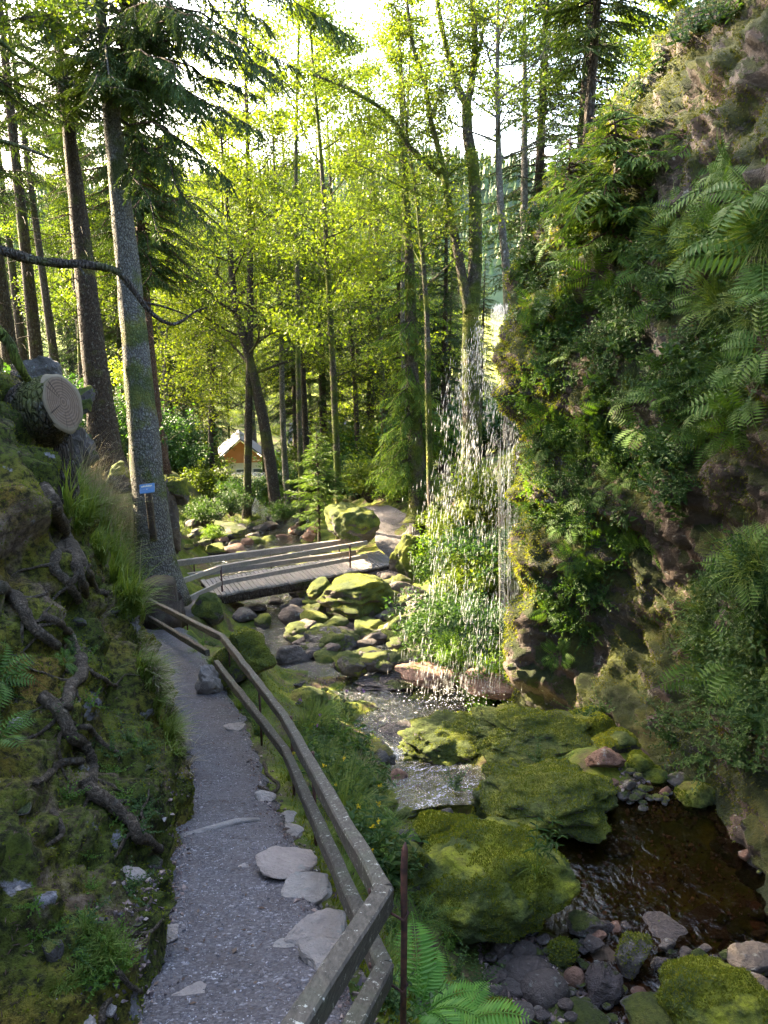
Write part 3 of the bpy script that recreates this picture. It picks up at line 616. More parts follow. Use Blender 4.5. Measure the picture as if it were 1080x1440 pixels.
HERO = [ # px,py,w,h,mat,label,opts
 (680,1243,262,172,'rock_full','largest moss-covered boulder, beside the dark pool and behind the green fern',dict(seed=21,sub=6,fuzz=26000,round_=.4,rough=.17)),
 (572,1222,92,95,'rock_moss','mossy boulder just behind the tip of the rusty iron rod',dict(seed=22,sub=5,fuzz=7000)),
 (634,1172,112,62,'rock_full','mossy boulder between the white chute and the largest boulder',dict(seed=23,sub=5,fuzz=7000)),
 (735,1035,205,88,'rock_moss','long mossy rock hump standing in front of the waterfall pool',dict(seed=24,sub=6,fuzz=12000,round_=.4,dn=-.05,rough=.3)),
 (640,1042,160,80,'rock_moss','round mossy rock with olive top above the white chute',dict(seed=25,sub=6,fuzz=9000,round_=.5,rough=.28)),
 (572,1032,80,36,'rock_wet','low dark wet rock pointing left into the waterfall pool',dict(seed=26,sub=4)),
 (765,1120,225,120,'rock_moss','broad low mossy rock slab on the far side of the dark pool',dict(seed=27,sub=6,fuzz=14000,round_=.3,dn=0,rough=.3)),
 (690,1130,95,75,'rock_moss','mossy rock with dark foot at the right edge of the white chute',dict(seed=28,sub=5,fuzz=4000,dn=-.03,rough=.26)),
 (826,1026,100,66,'rock_full','bright green moss-topped boulder at the foot of the rock face',dict(seed=29,sub=5,fuzz=9000,round_=.8)),
 (866,1046,62,44,'rock_moss','smaller mossy boulder leaning right of the bright green one',dict(seed=30,sub=4,fuzz=3000)),
 (850,1066,58,38,'rock_warm','bare reddish-grey stone resting on the mossy slab',dict(seed=31,sub=4)),
 (899,1072,40,36,'rock_full','narrow green moss cushion stone between bare stone and rock face',dict(seed=32,sub=4,fuzz=2000)),
 (921,1091,36,28,'rock_full','small round moss ball stone by the pebbles',dict(seed=33,sub=4,round_=.9,fuzz=2000)),
 (978,1121,62,48,'rock_moss','dark green boulder at the far right corner of the pool',dict(seed=34,sub=4,round_=.9,fuzz=3000)),
 (937,1114,22,24,'rock_warm','upright reddish stone left of the dark green corner boulder',dict(seed=35,sub=3)),
 (955,1098,36,26,'rock','flat grey stone behind the upright reddish stone',dict(seed=36,sub=3)),
 (988,1143,24,20,'rock_wet','small dark stone at the water edge under the corner boulder',dict(seed=37,sub=3)),
 (866,1194,50,28,'rock_wet','lone dark wet stone breaking the surface of the brown pool',dict(seed=38,sub=4)),
 (1000,1408,165,108,'rock_full','big boulder with yellow moss in the bottom right corner',dict(seed=39,sub=6,fuzz=9000,round_=.7)),
 (935,1432,120,60,'rock','bare grey shoulder stone left of the yellow moss boulder',dict(seed=40,sub=4)),
 (888,1346,58,74,'rock','tall tilted stone with a green moss cap in the shallows',dict(seed=41,sub=4,tilt=.4,fuzz=800)),
 (985,1347,30,34,'rock_moss','small pointed mossy stone above the yellow moss boulder',dict(seed=42,sub=3)),
 (936,1360,38,42,'rock_wet','dark shiny stone right of the tall tilted stone',dict(seed=43,sub=4)),
 (848,1385,66,70,'rock_wet','large dark glistening stone below the tall tilted stone',dict(seed=44,sub=4)),
 (765,1392,74,60,'rock_bare','smooth round grey-brown boulder in the gravel bar',dict(seed=45,sub=4,round_=.95,rough=.06)),
 (745,1368,70,46,'rock_bare','flat round stone tucked behind the smooth boulder',dict(seed=46,sub=4,round_=.95,rough=.06)),
 (704,1334,40,52,'rock_bare','squarish purple-grey stone by the fern tips',dict(seed=47,sub=4)),
 (737,1339,38,34,'rock_bare','egg-shaped grey stone right of the squarish stone',dict(seed=48,sub=4,round_=.95,rough=.06)),
 (790,1341,46,46,'rock_moss','round stone with green moss coat in the gravel bar',dict(seed=49,sub=4,round_=.95,fuzz=900)),
 (808,1374,32,32,'rock_warm','small brown cobble between moss-coated and glistening stones',dict(seed=50,sub=3,round_=.95)),
 (822,1305,64,46,'rock','dark stone with moss patch at the near edge of the pool',dict(seed=51,sub=4)),
 (718,1352,40,24,'rock_bare','low flat cobble under the squarish stone',dict(seed=52,sub=3,round_=.9)),
 (724,1386,46,28,'rock_bare','long smooth cobble left of the smooth boulder',dict(seed=53,sub=3,round_=.95)),
 (697,1372,38,24,'rock_bare','dark flat cobble beside the lowest fern frond',dict(seed=54,sub=3,round_=.95)),
 (700,1398,32,24,'rock_wet','blackish cobble below the lowest fern frond',dict(seed=55,sub=3,round_=.95)),
 (815,1430,96,44,'rock','wide mossy-flecked rock at the bottom edge of the picture',dict(seed=56,sub=4)),
 (735,1426,46,26,'rock_bare','grey cobble at the bottom edge left of the wide rock',dict(seed=57,sub=3)),
 (938,1313,88,36,'rock_bare','left slab of the flat stone bar crossing the pool outlet',dict(seed=58,sub=4,flat=.4)),
 (1000,1302,96,40,'rock_bare','middle slab of the flat stone bar crossing the pool outlet',dict(seed=59,sub=4,flat=.4)),
 (1045,1300,40,28,'rock_moss','mossy right end of the flat stone bar at the pool outlet',dict(seed=60,sub=3)),
 (1062,1345,84,62,'rock_bare','grey angular slab against the right picture edge',dict(seed=61,sub=4,flat=.5)),
 (1068,1395,66,50,'rock_bare','grey block right of the yellow moss boulder',dict(seed=62,sub=4)),
 (598,1433,100,42,'rock_bare','pale grey rock under the fern beside the iron rod',dict(seed=63,sub=4)),
 (690,1432,100,36,'rock_moss','low mossy rock under the right fern fronds',dict(seed=64,sub=4,fuzz=1500)),
 (500,838,118,64,'rock_moss','large pyramid-shaped mossy boulder just below the footbridge',dict(seed=65,sub=5,fuzz=4000,depth=18.6)),
 (461,908,92,60,'rock','large round boulder with mossy flank in mid-stream',dict(seed=66,sub=5)),
 (412,925,50,40,'rock_bare','smooth grey rock left of the large round mid-stream boulder',dict(seed=67,sub=4)),
 (347,927,98,88,'rock_moss','orange-mossed boulder beyond the bend of the railing',dict(seed=68,sub=5,fuzz=5000)),
 (434,981,56,34,'rock_moss','oval dark mossy boulder in the greenish shallows',dict(seed=69,sub=4,round_=.9)),
 (541,958,100,34,'rock_wet','dark layered rock ledge left of the waterfall pool',dict(seed=70,sub=4,flat=.5)),
 (610,942,110,42,'rock_warm','long reddish ledge under the falling drops',dict(seed=71,sub=5,flat=.4)),
 (690,962,90,40,'rock_warm','sunlit orange rock shelf at the foot of the cliff edge',dict(seed=72,sub=5,flat=.4,depth=12.9)),
 (660,920,60,36,'rock_warm','reddish blocks left of the cliff edge under green leaves',dict(seed=73,sub=4)),
 (492,738,92,62,'rock_moss','big sunlit boulder with mossy left side beside the path',dict(seed=74,sub=5,round_=.7,fuzz=2500,depth=22.4)),
 (574,792,64,88,'rock_moss','upright mossy rock knob left of the waterfall',dict(seed=75,sub=5,fuzz=4000)),
 (527,858,90,22,'rock','flat grey slab right of the pyramid boulder',dict(seed=76,sub=4,flat=.3)),
 (536,879,92,26,'rock_moss','flat mossy slab below the flat grey slab',dict(seed=77,sub=4,flat=.4)),
 (512,905,34,32,'rock','angular grey stone right of the large round boulder',dict(seed=78,sub=3)),
 (545,893,26,26,'rock_warm','small sunlit orange block near the angular stone',dict(seed=79,sub=3)),
 (566,916,38,30,'rock_moss','rounded mossy stone by the small orange block',dict(seed=80,sub=4)),
 (592,868,60,40,'rock','tilted grey rock under the upright mossy knob',dict(seed=81,sub=4)),
 (575,845,40,34,'rock','dark angular stone at the foot of the mossy knob',dict(seed=82,sub=4)),
 (450,828,38,34,'rock_moss','mossy stone leaning on the pyramid boulder',dict(seed=83,sub=4,depth=18.9)),
 (427,838,42,30,'rock','dark mossy block left of the pyramid boulder',dict(seed=84,sub=4)),
 (402,834,34,22,'rock_moss','low mossy stone at the edge of the bright water',dict(seed=85,sub=3)),
 (386,848,32,20,'rock_wet','black wet stone below the low mossy stone',dict(seed=86,sub=3)),
 (418,857,34,24,'rock_wet','black angular stone in the small rapid',dict(seed=87,sub=3)),
 (448,866,36,22,'rock_moss','green-topped stone above the large round boulder',dict(seed=88,sub=3)),
 (372,875,30,26,'rock_moss','mossy stone left of the small rapid',dict(seed=89,sub=3)),
 (342,866,42,22,'rock_wet','dark low stone beside the bridge foot',dict(seed=90,sub=3)),
 (355,855,40,16,'rock_wet','dark flat stone in the bright water under the bridge',dict(seed=91,sub=3)),
 (440,888,44,22,'rock','grey stone wedged above the large round boulder',dict(seed=92,sub=3)),
 (428,893,60,26,'rock','grey tilted rock beside the small rapid',dict(seed=93,sub=4)),
 (306,745,84,22,'rock','long flat grey slab in the stream beyond the footbridge',dict(seed=94,sub=4,flat=.3)),
 (358,764,34,24,'rock_moss','mossy sunlit boulder behind the far bridge rail',dict(seed=95,sub=4)),
 (395,760,30,22,'rock_warm','orange sunlit cobble behind the far bridge rail',dict(seed=96,sub=3)),
 (330,773,36,18,'rock_warm','pinkish stone behind the far bridge rail',dict(seed=97,sub=3)),
 (296,745,20,20,'rock_moss','round green stone on the long flat slab',dict(seed=98,sub=3)),
 (302,772,36,18,'rock_moss','mossy rock close to the left end of the far rail',dict(seed=99,sub=3)),
 (545,812,36,20,'rock_warm','pink-grey block under the right end of the bridge',dict(seed=100,sub=3)),
 (560,806,44,22,'rock_bare','flat doorstep stone at the right end of the bridge',dict(seed=101,sub=3,flat=.4)),
 (295,858,50,52,'rock_moss','grassy rock lump left of the bridge foot',dict(seed=102,sub=4)),
 (238,735,40,130,'rock','tall pale rock outcrop behind the grey spruce',dict(seed=103,sub=5,depth=18.5,rough=.2)),
 (246,690,42,50,'rock_moss','mossy boulder capping the outcrop behind the grey spruce',dict(seed=104,sub=5,depth=18.4,fuzz=1500)),
 (170,672,50,48,'rock_moss','mossy stone between the two grey spruce trunks',dict(seed=105,sub=4,depth=16.8)),
 (60,528,75,62,'rock','mossy-capped grey crag behind the sawn trunk',dict(seed=106,sub=5,depth=10.5)),
 (118,560,34,44,'rock_moss','small block with moss cap right of the sawn face',dict(seed=107,sub=4,depth=10)),
 (105,640,66,100,'rock','grey lichen-covered crag under the sawn trunk',dict(seed=108,sub=5,depth=10.4,rough=.22)),
 (532,1062,70,46,'rock','mossy bank rock left of the white foam',dict(seed=109,sub=4)),
 (538,1135,44,46,'rock_moss','mossy rock on the left shore of the white chute',dict(seed=110,sub=4)),
 (560,1095,34,26,'rock_warm','reddish stone in the chute below the foam',dict(seed=111,sub=3)),
]
for (px, py, w_, h_, mt, lb, op) in HERO: rock_at(px, py, w_, h_, mt, lb, **op)
# path-side stones
EDG = [(405,1206,74,58,'pale flat edging stone, farthest large one along the path'),(436,1240,62,42,'pale edging stone with a chipped corner, middle of the row'),(450,1296,74,62,'big rough pale edging stone under the lower rail'),(455,1330,64,60,'pale rounded edging stone nearest the camera'),
       (410,1166,44,30,'squarish grey edging stone beside the log step'),(402,1148,34,24,'small grey edging stone above the log step'),(375,1118,34,26,'rounded pale stone held by the root loop at the path edge'),(330,1020,34,20,'white-flecked flat stone at the path edge'),
       (395,1324,40,22,'half-buried pale stone in the gravel near the big edging stones'),(343,1217,18,8,'tiny pale stone in the middle of the path'),(265,1395,60,26,'flat stone sunk into the near gravel'),(118,1434,44,26,'white round stone at the bottom left of the path'),(150,1415,26,24,'grey stone hugged by a bare root at the bottom left'),(235,1305,50,22,'low stone cropping out at the left path edge')]
for i, (px, py, w_, h_, lb) in enumerate(EDG):
    rock_at(px, py, w_*(1.3 if i < 4 else 1), h_*(1.2 if i < 4 else 1), 'edge', lb, cat='stone', name='edging_stone' if i < 8 else 'stone', seed=130+i, sub=4, flat=.25, rough=.12, round_=.0, sy=None, dn=.035*w_/60); EDGO = [o_ for o_ in COL.objects if o_.get('label') == lb]; EDGO[-1].scale.z *= .55 if i < 8 else .8
# left-bank stones
for i, (px, py, w_, h_) in enumerate([(110,870,26,20),(18,1010,30,22),(205,1075,14,9),(100,905,26,16),(72,1330,34,40),(22,1245,24,16),(8,1265,22,20),(30,1130,30,14),(215,1210,30,36),(185,1225,40,28),(190,1290,22,12),(225,1345,18,14),(160,855,18,10)]):
    lb = ['angular grey stone in the bank above the mossy root','pale stone at the left edge of the bank','tiny white stone in the green moss','jagged stone under the short thick root','white quartz block in the lower bank','white speckled stone low on the left edge','white stone under the speckled one','flat stone ledge at the left edge','grey stone at the toe of the bank near the log step','dark stone left of the toe stone','small pale stone by the thin bare roots','pebble beside the bare root end','small stone below the dry grass'][i]
    rock_at(px, py, w_, h_, 'edge' if i % 4 == 1 else 'rock', lb, cat='stone', name='stone', seed=150+i % 6, sub=3, dn=.03, flat=.5)
# filler stones in the stream bed, told apart by nothing
ZONES = [([(245,735),(400,725),(470,760),(420,790),(260,800)], 46, (9, 26), ['rock','rock_moss','rock_warm','rock_bare'], 'sunlit stone in the stream beyond the footbridge', 'stones beyond the footbridge'),
 ([(430,800),(560,820),(620,870),(640,930),(520,960),(430,930),(395,880),(415,850)], 210, (13, 50), ['rock','rock_moss','rock','rock_bare'], 'grey or mossy stone in the boulder run below the footbridge', 'stones below the footbridge'),
 ([(600,890),(720,900),(720,980),(640,965)], 22, (12, 30), ['rock_warm','rock_warm','rock'], 'reddish wet stone under the waterfall', 'stones under the waterfall'),
 ([(690,1290),(800,1330),(900,1400),(920,1440),(700,1440),(670,1330)], 40, (10, 24), ['rock_bare','rock_wet','rock_wet','rock_warm'], 'small dark cobble of the gravel bar at the pool outlet', 'cobbles of the gravel bar'),
 ([(880,1080),(950,1090),(1000,1140),(900,1150)], 26, (7, 16), ['rock_bare','rock_warm','rock'], 'small stone of the beach at the foot of the rock face', 'stones of the far pool beach'),
 ([(900,1330),(1080,1330),(1080,1380),(930,1390)], 26, (12, 26), ['rock_wet','rock_bare'], 'dark stone in the shallows below the flat slabs', 'stones in the shallows'),
 ([(690,1280),(830,1290),(1080,1275),(1080,1320),(900,1320),(820,1340),(700,1320)], 34, (12, 34), ['rock_wet','rock_bare','rock','rock_warm'], 'wet stone along the near edge of the brown pool', 'stones along the near pool edge'),
 ([(790,1120),(900,1150),(1000,1180),(1070,1240),(1060,1180),(960,1130),(880,1100)], 30, (8, 24), ['rock_wet','rock_warm','rock'], 'stone along the far edge of the brown pool', 'stones along the far pool edge'),
 ([(560,1150),(620,1130),(640,1170),(590,1200),(540,1180)], 12, (12, 26), ['rock','rock_warm','rock_moss'], 'stone in the lower part of the chute', 'stones in the chute'),
 ([(420,960),(520,985),(470,1010),(400,990)], 12, (8, 20), ['rock','rock_moss'], 'small stone in the greenish shallows', 'stones in the greenish shallows')]
FILL = []
for zi, (pl, nn, (a, b), mats, lb, gr) in enumerate(ZONES):
    xs = [p[0] for p in pl]; ys = [p[1] for p in pl]; k_ = 0; rr = random.Random(zi+5)
    while k_ < nn:
        px, py = rr.uniform(min(xs), max(xs)), rr.uniform(min(ys), max(ys))
        if not inpoly(px, py, pl): continue
        k_ += 1; s_ = rr.uniform(a, b); mt = rr.choice(mats)
        o_ = rock_at(px, py, s_, s_*rr.uniform(.5, .8), mt, lb, cat='stone', name='stone', seed=200+rr.randrange(5), sub=3, group=gr, round_=.2 if zi not in (3, 4) else .9, dn=-.17 if zi in (0, 1, 2) else -.05)
        if o_: FILL.append((s_, len(FILL), o_))
FILL.sort(key=lambda q_: -q_[0]); m = MB(); firsts = {id(v_[0]) for v_ in RCACHE.values()}
for s_, _, o_ in FILL[255:]:
    A = np.array(Matrix.LocRotScale(o_.location, o_.rotation_euler, o_.scale)); V_ = np.array([v_.co[:] for v_ in o_.data.vertices])@A[:3, :3].T+A[:3, 3]; m.add(V_, [q_.vertices[:] for q_ in o_.data.polygons])
for s_, _, o_ in FILL[255:]: bpy.data.objects.remove(o_)
tag(m.build('small_stones', M['rock']), 'mass of small stones packed between the larger stream boulders', 'stones', kind='stuff')
RCACHE.clear()
# ------------------------------------------------------------------ pebbles
def chips(name, centres, normals, size, mat, label, squash=.6):
    t = np.array([[1,0,0],[-1,0,0],[0,1,0],[0,-1,0],[0,0,1],[0,0,-1]], float); Ft = np.array([[0,2,4],[2,1,4],[1,3,4],[3,0,4],[2,0,5],[1,2,5],[3,1,5],[0,3,5]])
    m = len(centres); q = norm(rv(m)); r_ = norm(np.cross(q, rv(m))); s_ = np.cross(q, r_); L = size[:, None]*RNG.uniform(.6, 1.2, (m, 3))*np.array([1, .8, squash])
    V = (t[None, :, 0, None]*(q*L[:, :1])[:, None]+t[None, :, 1, None]*(r_*L[:, 1:2])[:, None]+t[None, :, 2, None]*(s_*L[:, 2:])[:, None])+centres[:, None]
    V = V+RNG.normal(size=V.shape)*size[:, None, None]*.12
    Fc = (Ft[None]+(np.arange(m)*6)[:, None, None]).reshape(-1, 3)
    return tag(meshobj(name, V.reshape(-1, 3), Fc, mat, smooth=False), label, name.replace('_', ' '), kind='stuff')
ev = np.concatenate([PL+RNG.normal(size=PL.shape)*np.array([.06, .05, 0]) for _ in range(9)]+[PR+RNG.normal(size=PR.shape)*np.array([.07, .05, 0]) for _ in range(14)]); ev = ev[(ev[:, 1] > 1.6)&(ev[:, 1] < 12)]; ez = []
for v_ in ev:
    h_ = max([b_.ray_cast(Vector((v_[0], v_[1], v_[2]+.5)), Vector((0, 0, -1)), 3)[0] or Vector((0, 0, -99)) for b_ in (BV_PATH, BV_G, BV_B)], key=lambda q_: q_.z); ez.append(h_.z)
ev[:, 2] = np.array(ez)+.003; ev = ev[ev[:, 2] > -20]
chips('rubble', ev, None, np.clip(RNG.lognormal(-4.5, .5, len(ev)), .004, .028), M['pebble'], 'loose rubble and small stones along both edges of the path')
pv, pn = sample_mesh(PV, PF, 42000, -2, 5); kk = (pv[:, 1] < 9) & (RNG.random(len(pv)) < np.clip(1.6-pv[:, 1]*.16, .25, 1)); pv = pv[kk]
chips('gravel', pv+np.array([0, 0, .001]), pn, np.clip(RNG.lognormal(-5.5, .42, len(pv)), .002, .016), M['gravel'], 'loose grey chippings scattered over the footpath')
def scatter_px(pl, m, seed, bvs):
    xs = [p[0] for p in pl]; ys = [p[1] for p in pl]; rr = random.Random(seed); out = []; on = []
    while len(out) < m:
        px, py = rr.uniform(min(xs), max(xs)), rr.uniform(min(ys), max(ys))
        if inpoly(px, py, pl):
            h = ray_hit(px, py, bvs)
            if h[0] is None: m -= 1; continue
            out.append(h[0]); on.append(h[1])
    return np.array(out), np.array(on)
pb = []
for pl, m, sd in [([(660,1280),(800,1330),(930,1440),(690,1440)], 2600, 1), ([(870,1080),(950,1085),(1010,1150),(880,1160)], 900, 2), ([(800,1150),(1080,1200),(1080,1300),(820,1290)], 900, 3), ([(420,820),(620,850),(720,980),(420,960)], 1500, 4), ([(880,1310),(1080,1310),(1080,1440),(880,1400)], 700, 6)]:
    pb.append(scatter_px(pl, m, sd, [BV_G])[0])
pb = np.concatenate(pb); chips('pebbles', pb+np.array([0, 0, .004]), None, np.clip(RNG.lognormal(-4.1, .5, len(pb)), .006, .045), M['pebble'], 'loose rounded pebbles between the stream boulders', .7)
# ------------------------------------------------------------------ railing
T = [Vector((-.62, .3, -1.3)), Vector((-.25, 1.55, -1.93)), P(540, 1263, 2.95), P(400, 1010, 7.2), P(313, 897, 11.2), P(208, 844, 15.3)]
rl = thing('wooden_railing', 'weathered two-rail timber railing with lichen spots bending along the gravel path', 'railing', T[2]-Vector((0, 0, .9)))
o0 = rl.location
def railseg(name, a, b, dz, w_=.07, h_=.1):
    m = MB(); d_ = Vector((0, 0, dz)); m.beam(a+d_, b+d_, w_, h_); m.build(name, M['rail'], rl, off=o0, smooth=False)
for i in range(len(T)-1): railseg('top_rail', T[i], T[i+1], 0)
LR = [(T[0], T[1]), (T[1], T[2]), (T[2], T[3]), (T[3], P(302, 925-26, 10.6)), (P(290, 890, 11.5), P(206, 846, 15.3))]
for i, (a, b) in enumerate(LR): railseg('lower_rail', a, b, -.37 if i < 4 else -.33)
def rod(p, top, name='post', r_=.014, bot=1.0):
    m = MB(); p = Vector(p); g_ = max(h1(p.x, p.y), p.z-1.6)-.25
    m.tube([(p.x, p.y, g_), (p.x+.004, p.y, (g_+p.z)/2), (p.x, p.y, p.z+top)], r_, 8); m.build(name, M['iron'], rl, off=o0)
rodp = T[2]+Vector((.075, -.02, 0)); m = MB(); g_ = h1(rodp.x, rodp.y)-.3
m.tube([(rodp.x, rodp.y, g_), (rodp.x+.003, rodp.y, -2.4), (rodp.x, rodp.y, -2.1), (rodp.x+.002, rodp.y, -2.02), (rodp.x+.004, rodp.y, -1.985)], [.013, .013, .0135, .013, .003], 9)
for dz in (-.02, -.37): m.tube([(rodp.x-.05, rodp.y+.01, rodp.z+dz-.04), (rodp.x, rodp.y-.018, rodp.z+dz-.05), (rodp.x+.018, rodp.y-.01, rodp.z+dz-.02), (rodp.x-.01, rodp.y+.02, rodp.z+dz)], .005, 6)
pe = m.build('pointed_post', M['iron'], rl, off=o0); pe['label'] = 'rusty pointed iron rod'
for a, b, t_ in [(T[2], T[3], .62), (T[2], T[3], 1.0), (T[3], T[4], .4), (T[3], T[4], .97), (T[4], T[5], .45), (T[1], T[2], .05)]:
    q = a.lerp(b, t_); rod(q+Vector((.06, 0, 0)), .02)
for q_, lb_ in ((T[2], ''), (T[3], ''), (T[4], '')):
    for dz in (0, -.37):
        for sx_ in (-.09, .09):
            c_ = q_+Vector((0, 0, dz)); t_ = (T[3]-T[2]).normalized(); c_ = c_+t_*sx_*(1 if q_ is not T[2] or sx_ > 0 else .01); n_ = Vector((-t_.y, t_.x, 0)).normalized()
            m = MB(); m.tube([c_+n_*.03, c_+n_*.043], .011, 8); m.build('bolt', M['iron'], rl, off=o0)
# split stump that carries the rail ends
sp = P(226, 850, 15.6); m = MB(); gz_ = h1(sp.x, sp.y)
m.tube([(sp.x, sp.y, gz_-.5), (sp.x, sp.y, gz_+.1), (sp.x, sp.y, -6.35), (sp.x, sp.y, -5.75), (sp.x, sp.y, -5.7)], [.5, .42, .36, .34, .3], 18, wob=.14)
tag(m.build('tree_stump', M['stump'], loc=sp, off=sp), 'dark rotting stump that carries the far ends of the railing', 'stump')
rock_at(294, 957, 40, 62, 'edge', 'upright narrow grey rock in the gap of the lower rail', seed=121, sub=4, rough=.3, cat='rock', name='boulder')
# log step across the path
m = MB(); a = PZ(252, 1178, -3.72); b = PZ(366, 1153, -3.98); a.z = -3.83; b.z = -3.83
a = ray_hit(252, 1180, [BV_PATH])[0] or a; b = ray_hit(364, 1154, [BV_PATH, BV_G])[0] or b
m.tube([a, a.lerp(b, .3)+Vector((0, .02, .0)), a.lerp(b, .7)+Vector((0, .03, .01)), b], [.03, .034, .032, .022], 10, wob=.12)
tag(m.build('log_step', M['edge'], loc=a, off=a), 'thin pale log laid across the gravel path as a step', 'log')
# ------------------------------------------------------------------ footbridge
L0 = PZ(298, 838, -7.6); R0 = PZ(560, 792, -7.6); ax = (R0-L0).normalized(); pp = Vector((-ax.y, ax.x, 0))*1.15
br = thing('footbridge', 'low grey plank footbridge with timber rails crossing the stream', 'footbridge', L0); o0b = br.location
nplk = 44; Lb = (R0-L0).length; dk = MB()
for i in range(nplk):
    c = L0+ax*(Lb*(i+.5)/nplk); e = random.uniform(-.03, .03); dz = random.uniform(-.006, .006)
    dk.beam(c-pp*(.03+e)+Vector((0, 0, -.02+dz)), c+pp*(1.04+e)+Vector((0, 0, -.02+dz)), Lb/nplk-.012, .05)
dk.build('deck', M['wood'], br, off=o0b, smooth=False)
for q in (.05, .95):
    m = MB(); m.beam(L0+pp*q+Vector((0, 0, -.17)), R0+pp*q+Vector((0, 0, -.17)), .16, .22); m.build('beam', M['bark_dark'], br, off=o0b)
near = Vector((0, 0, 0))
def br_rail(name, a, b, w_=.07, h_=.12):
    m = MB(); m.beam(a, b, w_, h_); m.build(name, M['wood'], br, off=o0b, smooth=False)
NL = P(310, 798, 19.7); NR = P(516, 763, 21.6); WL = P(226, 828, 16.1)
br_rail('top_rail', NL, NR); br_rail('top_rail', WL, NL); br_rail('lower_rail', NL-Vector((0, 0, .42)), NR-Vector((0, 0, .4))); br_rail('lower_rail', WL+Vector((.15, .2, -.5)), NL-Vector((0, 0, .42)))
FL = P(250, 792, 21.0); FR = P(500, 760, 22.8); br_rail('top_rail', FL, FR, .1, .16); br_rail('lower_rail', FL-Vector((-.1, 0, .38)), FR-Vector((0, 0, .38)), .09, .14)
for (p_, dn_) in [(NL, 1.5), (NL.lerp(NR, .87), .9)]:
    m = MB(); m.tube([p_+Vector((.02, -.05, .04)), p_+Vector((.02, -.05, -dn_))], .025, 8); m.build('post', M['iron'], br, off=o0b)
for t_ in (.08, .5, .9):
    m = MB(); q = FL.lerp(FR, t_); m.tube([q+Vector((0, .06, .03)), q+Vector((0, .06, -.95))], .022, 8); m.build('post', M['iron'], br, off=o0b)
# stepping slab path right of bridge
m = MB(); sp = [(PZ(548, 786, -7.62), PZ(600, 790, -7.6)), (PZ(530, 770, -7.6), PZ(590, 768, -7.55)), (PZ(524, 750, -7.55), PZ(584, 748, -7.45)), (PZ(505, 733, -7.5), PZ(580, 730, -7.35)), (PZ(470, 716, -7.9), PZ(545, 712, -7.6))]
Gd = crspl([[tuple(a.lerp(b, k_/8)) for k_ in range(9)] for a, b in sp], 12); Vd, Fd = patch_mesh(Gd); Vd[:, 2] = np.maximum(Vd[:, 2], H(Vd[:, 0], Vd[:, 1]))+.05+fbm(Vd, 1.5, 4, .06)
if vnormals(Vd, Fd)[:, 2].mean() < 0: Fd = Fd[:, ::-1]
tag(meshobj('path_beyond_bridge', Vd, Fd, M['path']), 'sunlit footpath continuing beyond the bridge', kind='structure').name = 'far_path'
# ------------------------------------------------------------------ sign
sg = thing('trail_sign', 'small blue tilted trail sign on a short post by the grey spruce', 'sign', P(207, 740, 15.1))
c = P(207, 687, 15.1)-sg.location; m = MB(); rt = Matrix.Rotation(R(-8), 3, 'Y')@Matrix.Rotation(R(-35), 3, 'X')
def box(m_, c_, sx, sy, sz, rt_=Matrix.Identity(3)):
    V = [tuple(Vector(c_)+rt_@Vector((x*sx/2, y*sy/2, z*sz/2))) for x in (-1, 1) for y in (-1, 1) for z in (-1, 1)]
    m_.add(V, [(0,1,3,2),(4,6,7,5),(0,4,5,1),(2,3,7,6),(0,2,6,4),(1,5,7,3)])
box(m, c, .29, .03, .19, rt); m.build('board', M['blue'], sg, smooth=False)
m = MB(); rnd = random.Random(4); x = -.11
while x < .1:
    w_ = rnd.uniform(.008, .022); box(m, Vector(c)+rt@Vector((x+w_/2, -.018, .045+rnd.uniform(-.004, .004))), w_, .004, rnd.uniform(.022, .036), rt); x += w_+.006
box(m, Vector(c)+rt@Vector((.0, -.018, -.02)), .016, .004, .018, rt); m.build('lettering', M['cream'], sg, smooth=False)
m = MB(); m.beam(Vector(c)+Vector((0, .06, -.1)), Vector(c)+Vector((.02, .06, -1.1)), .12, .12); m.build('post', M['stump'], sg)
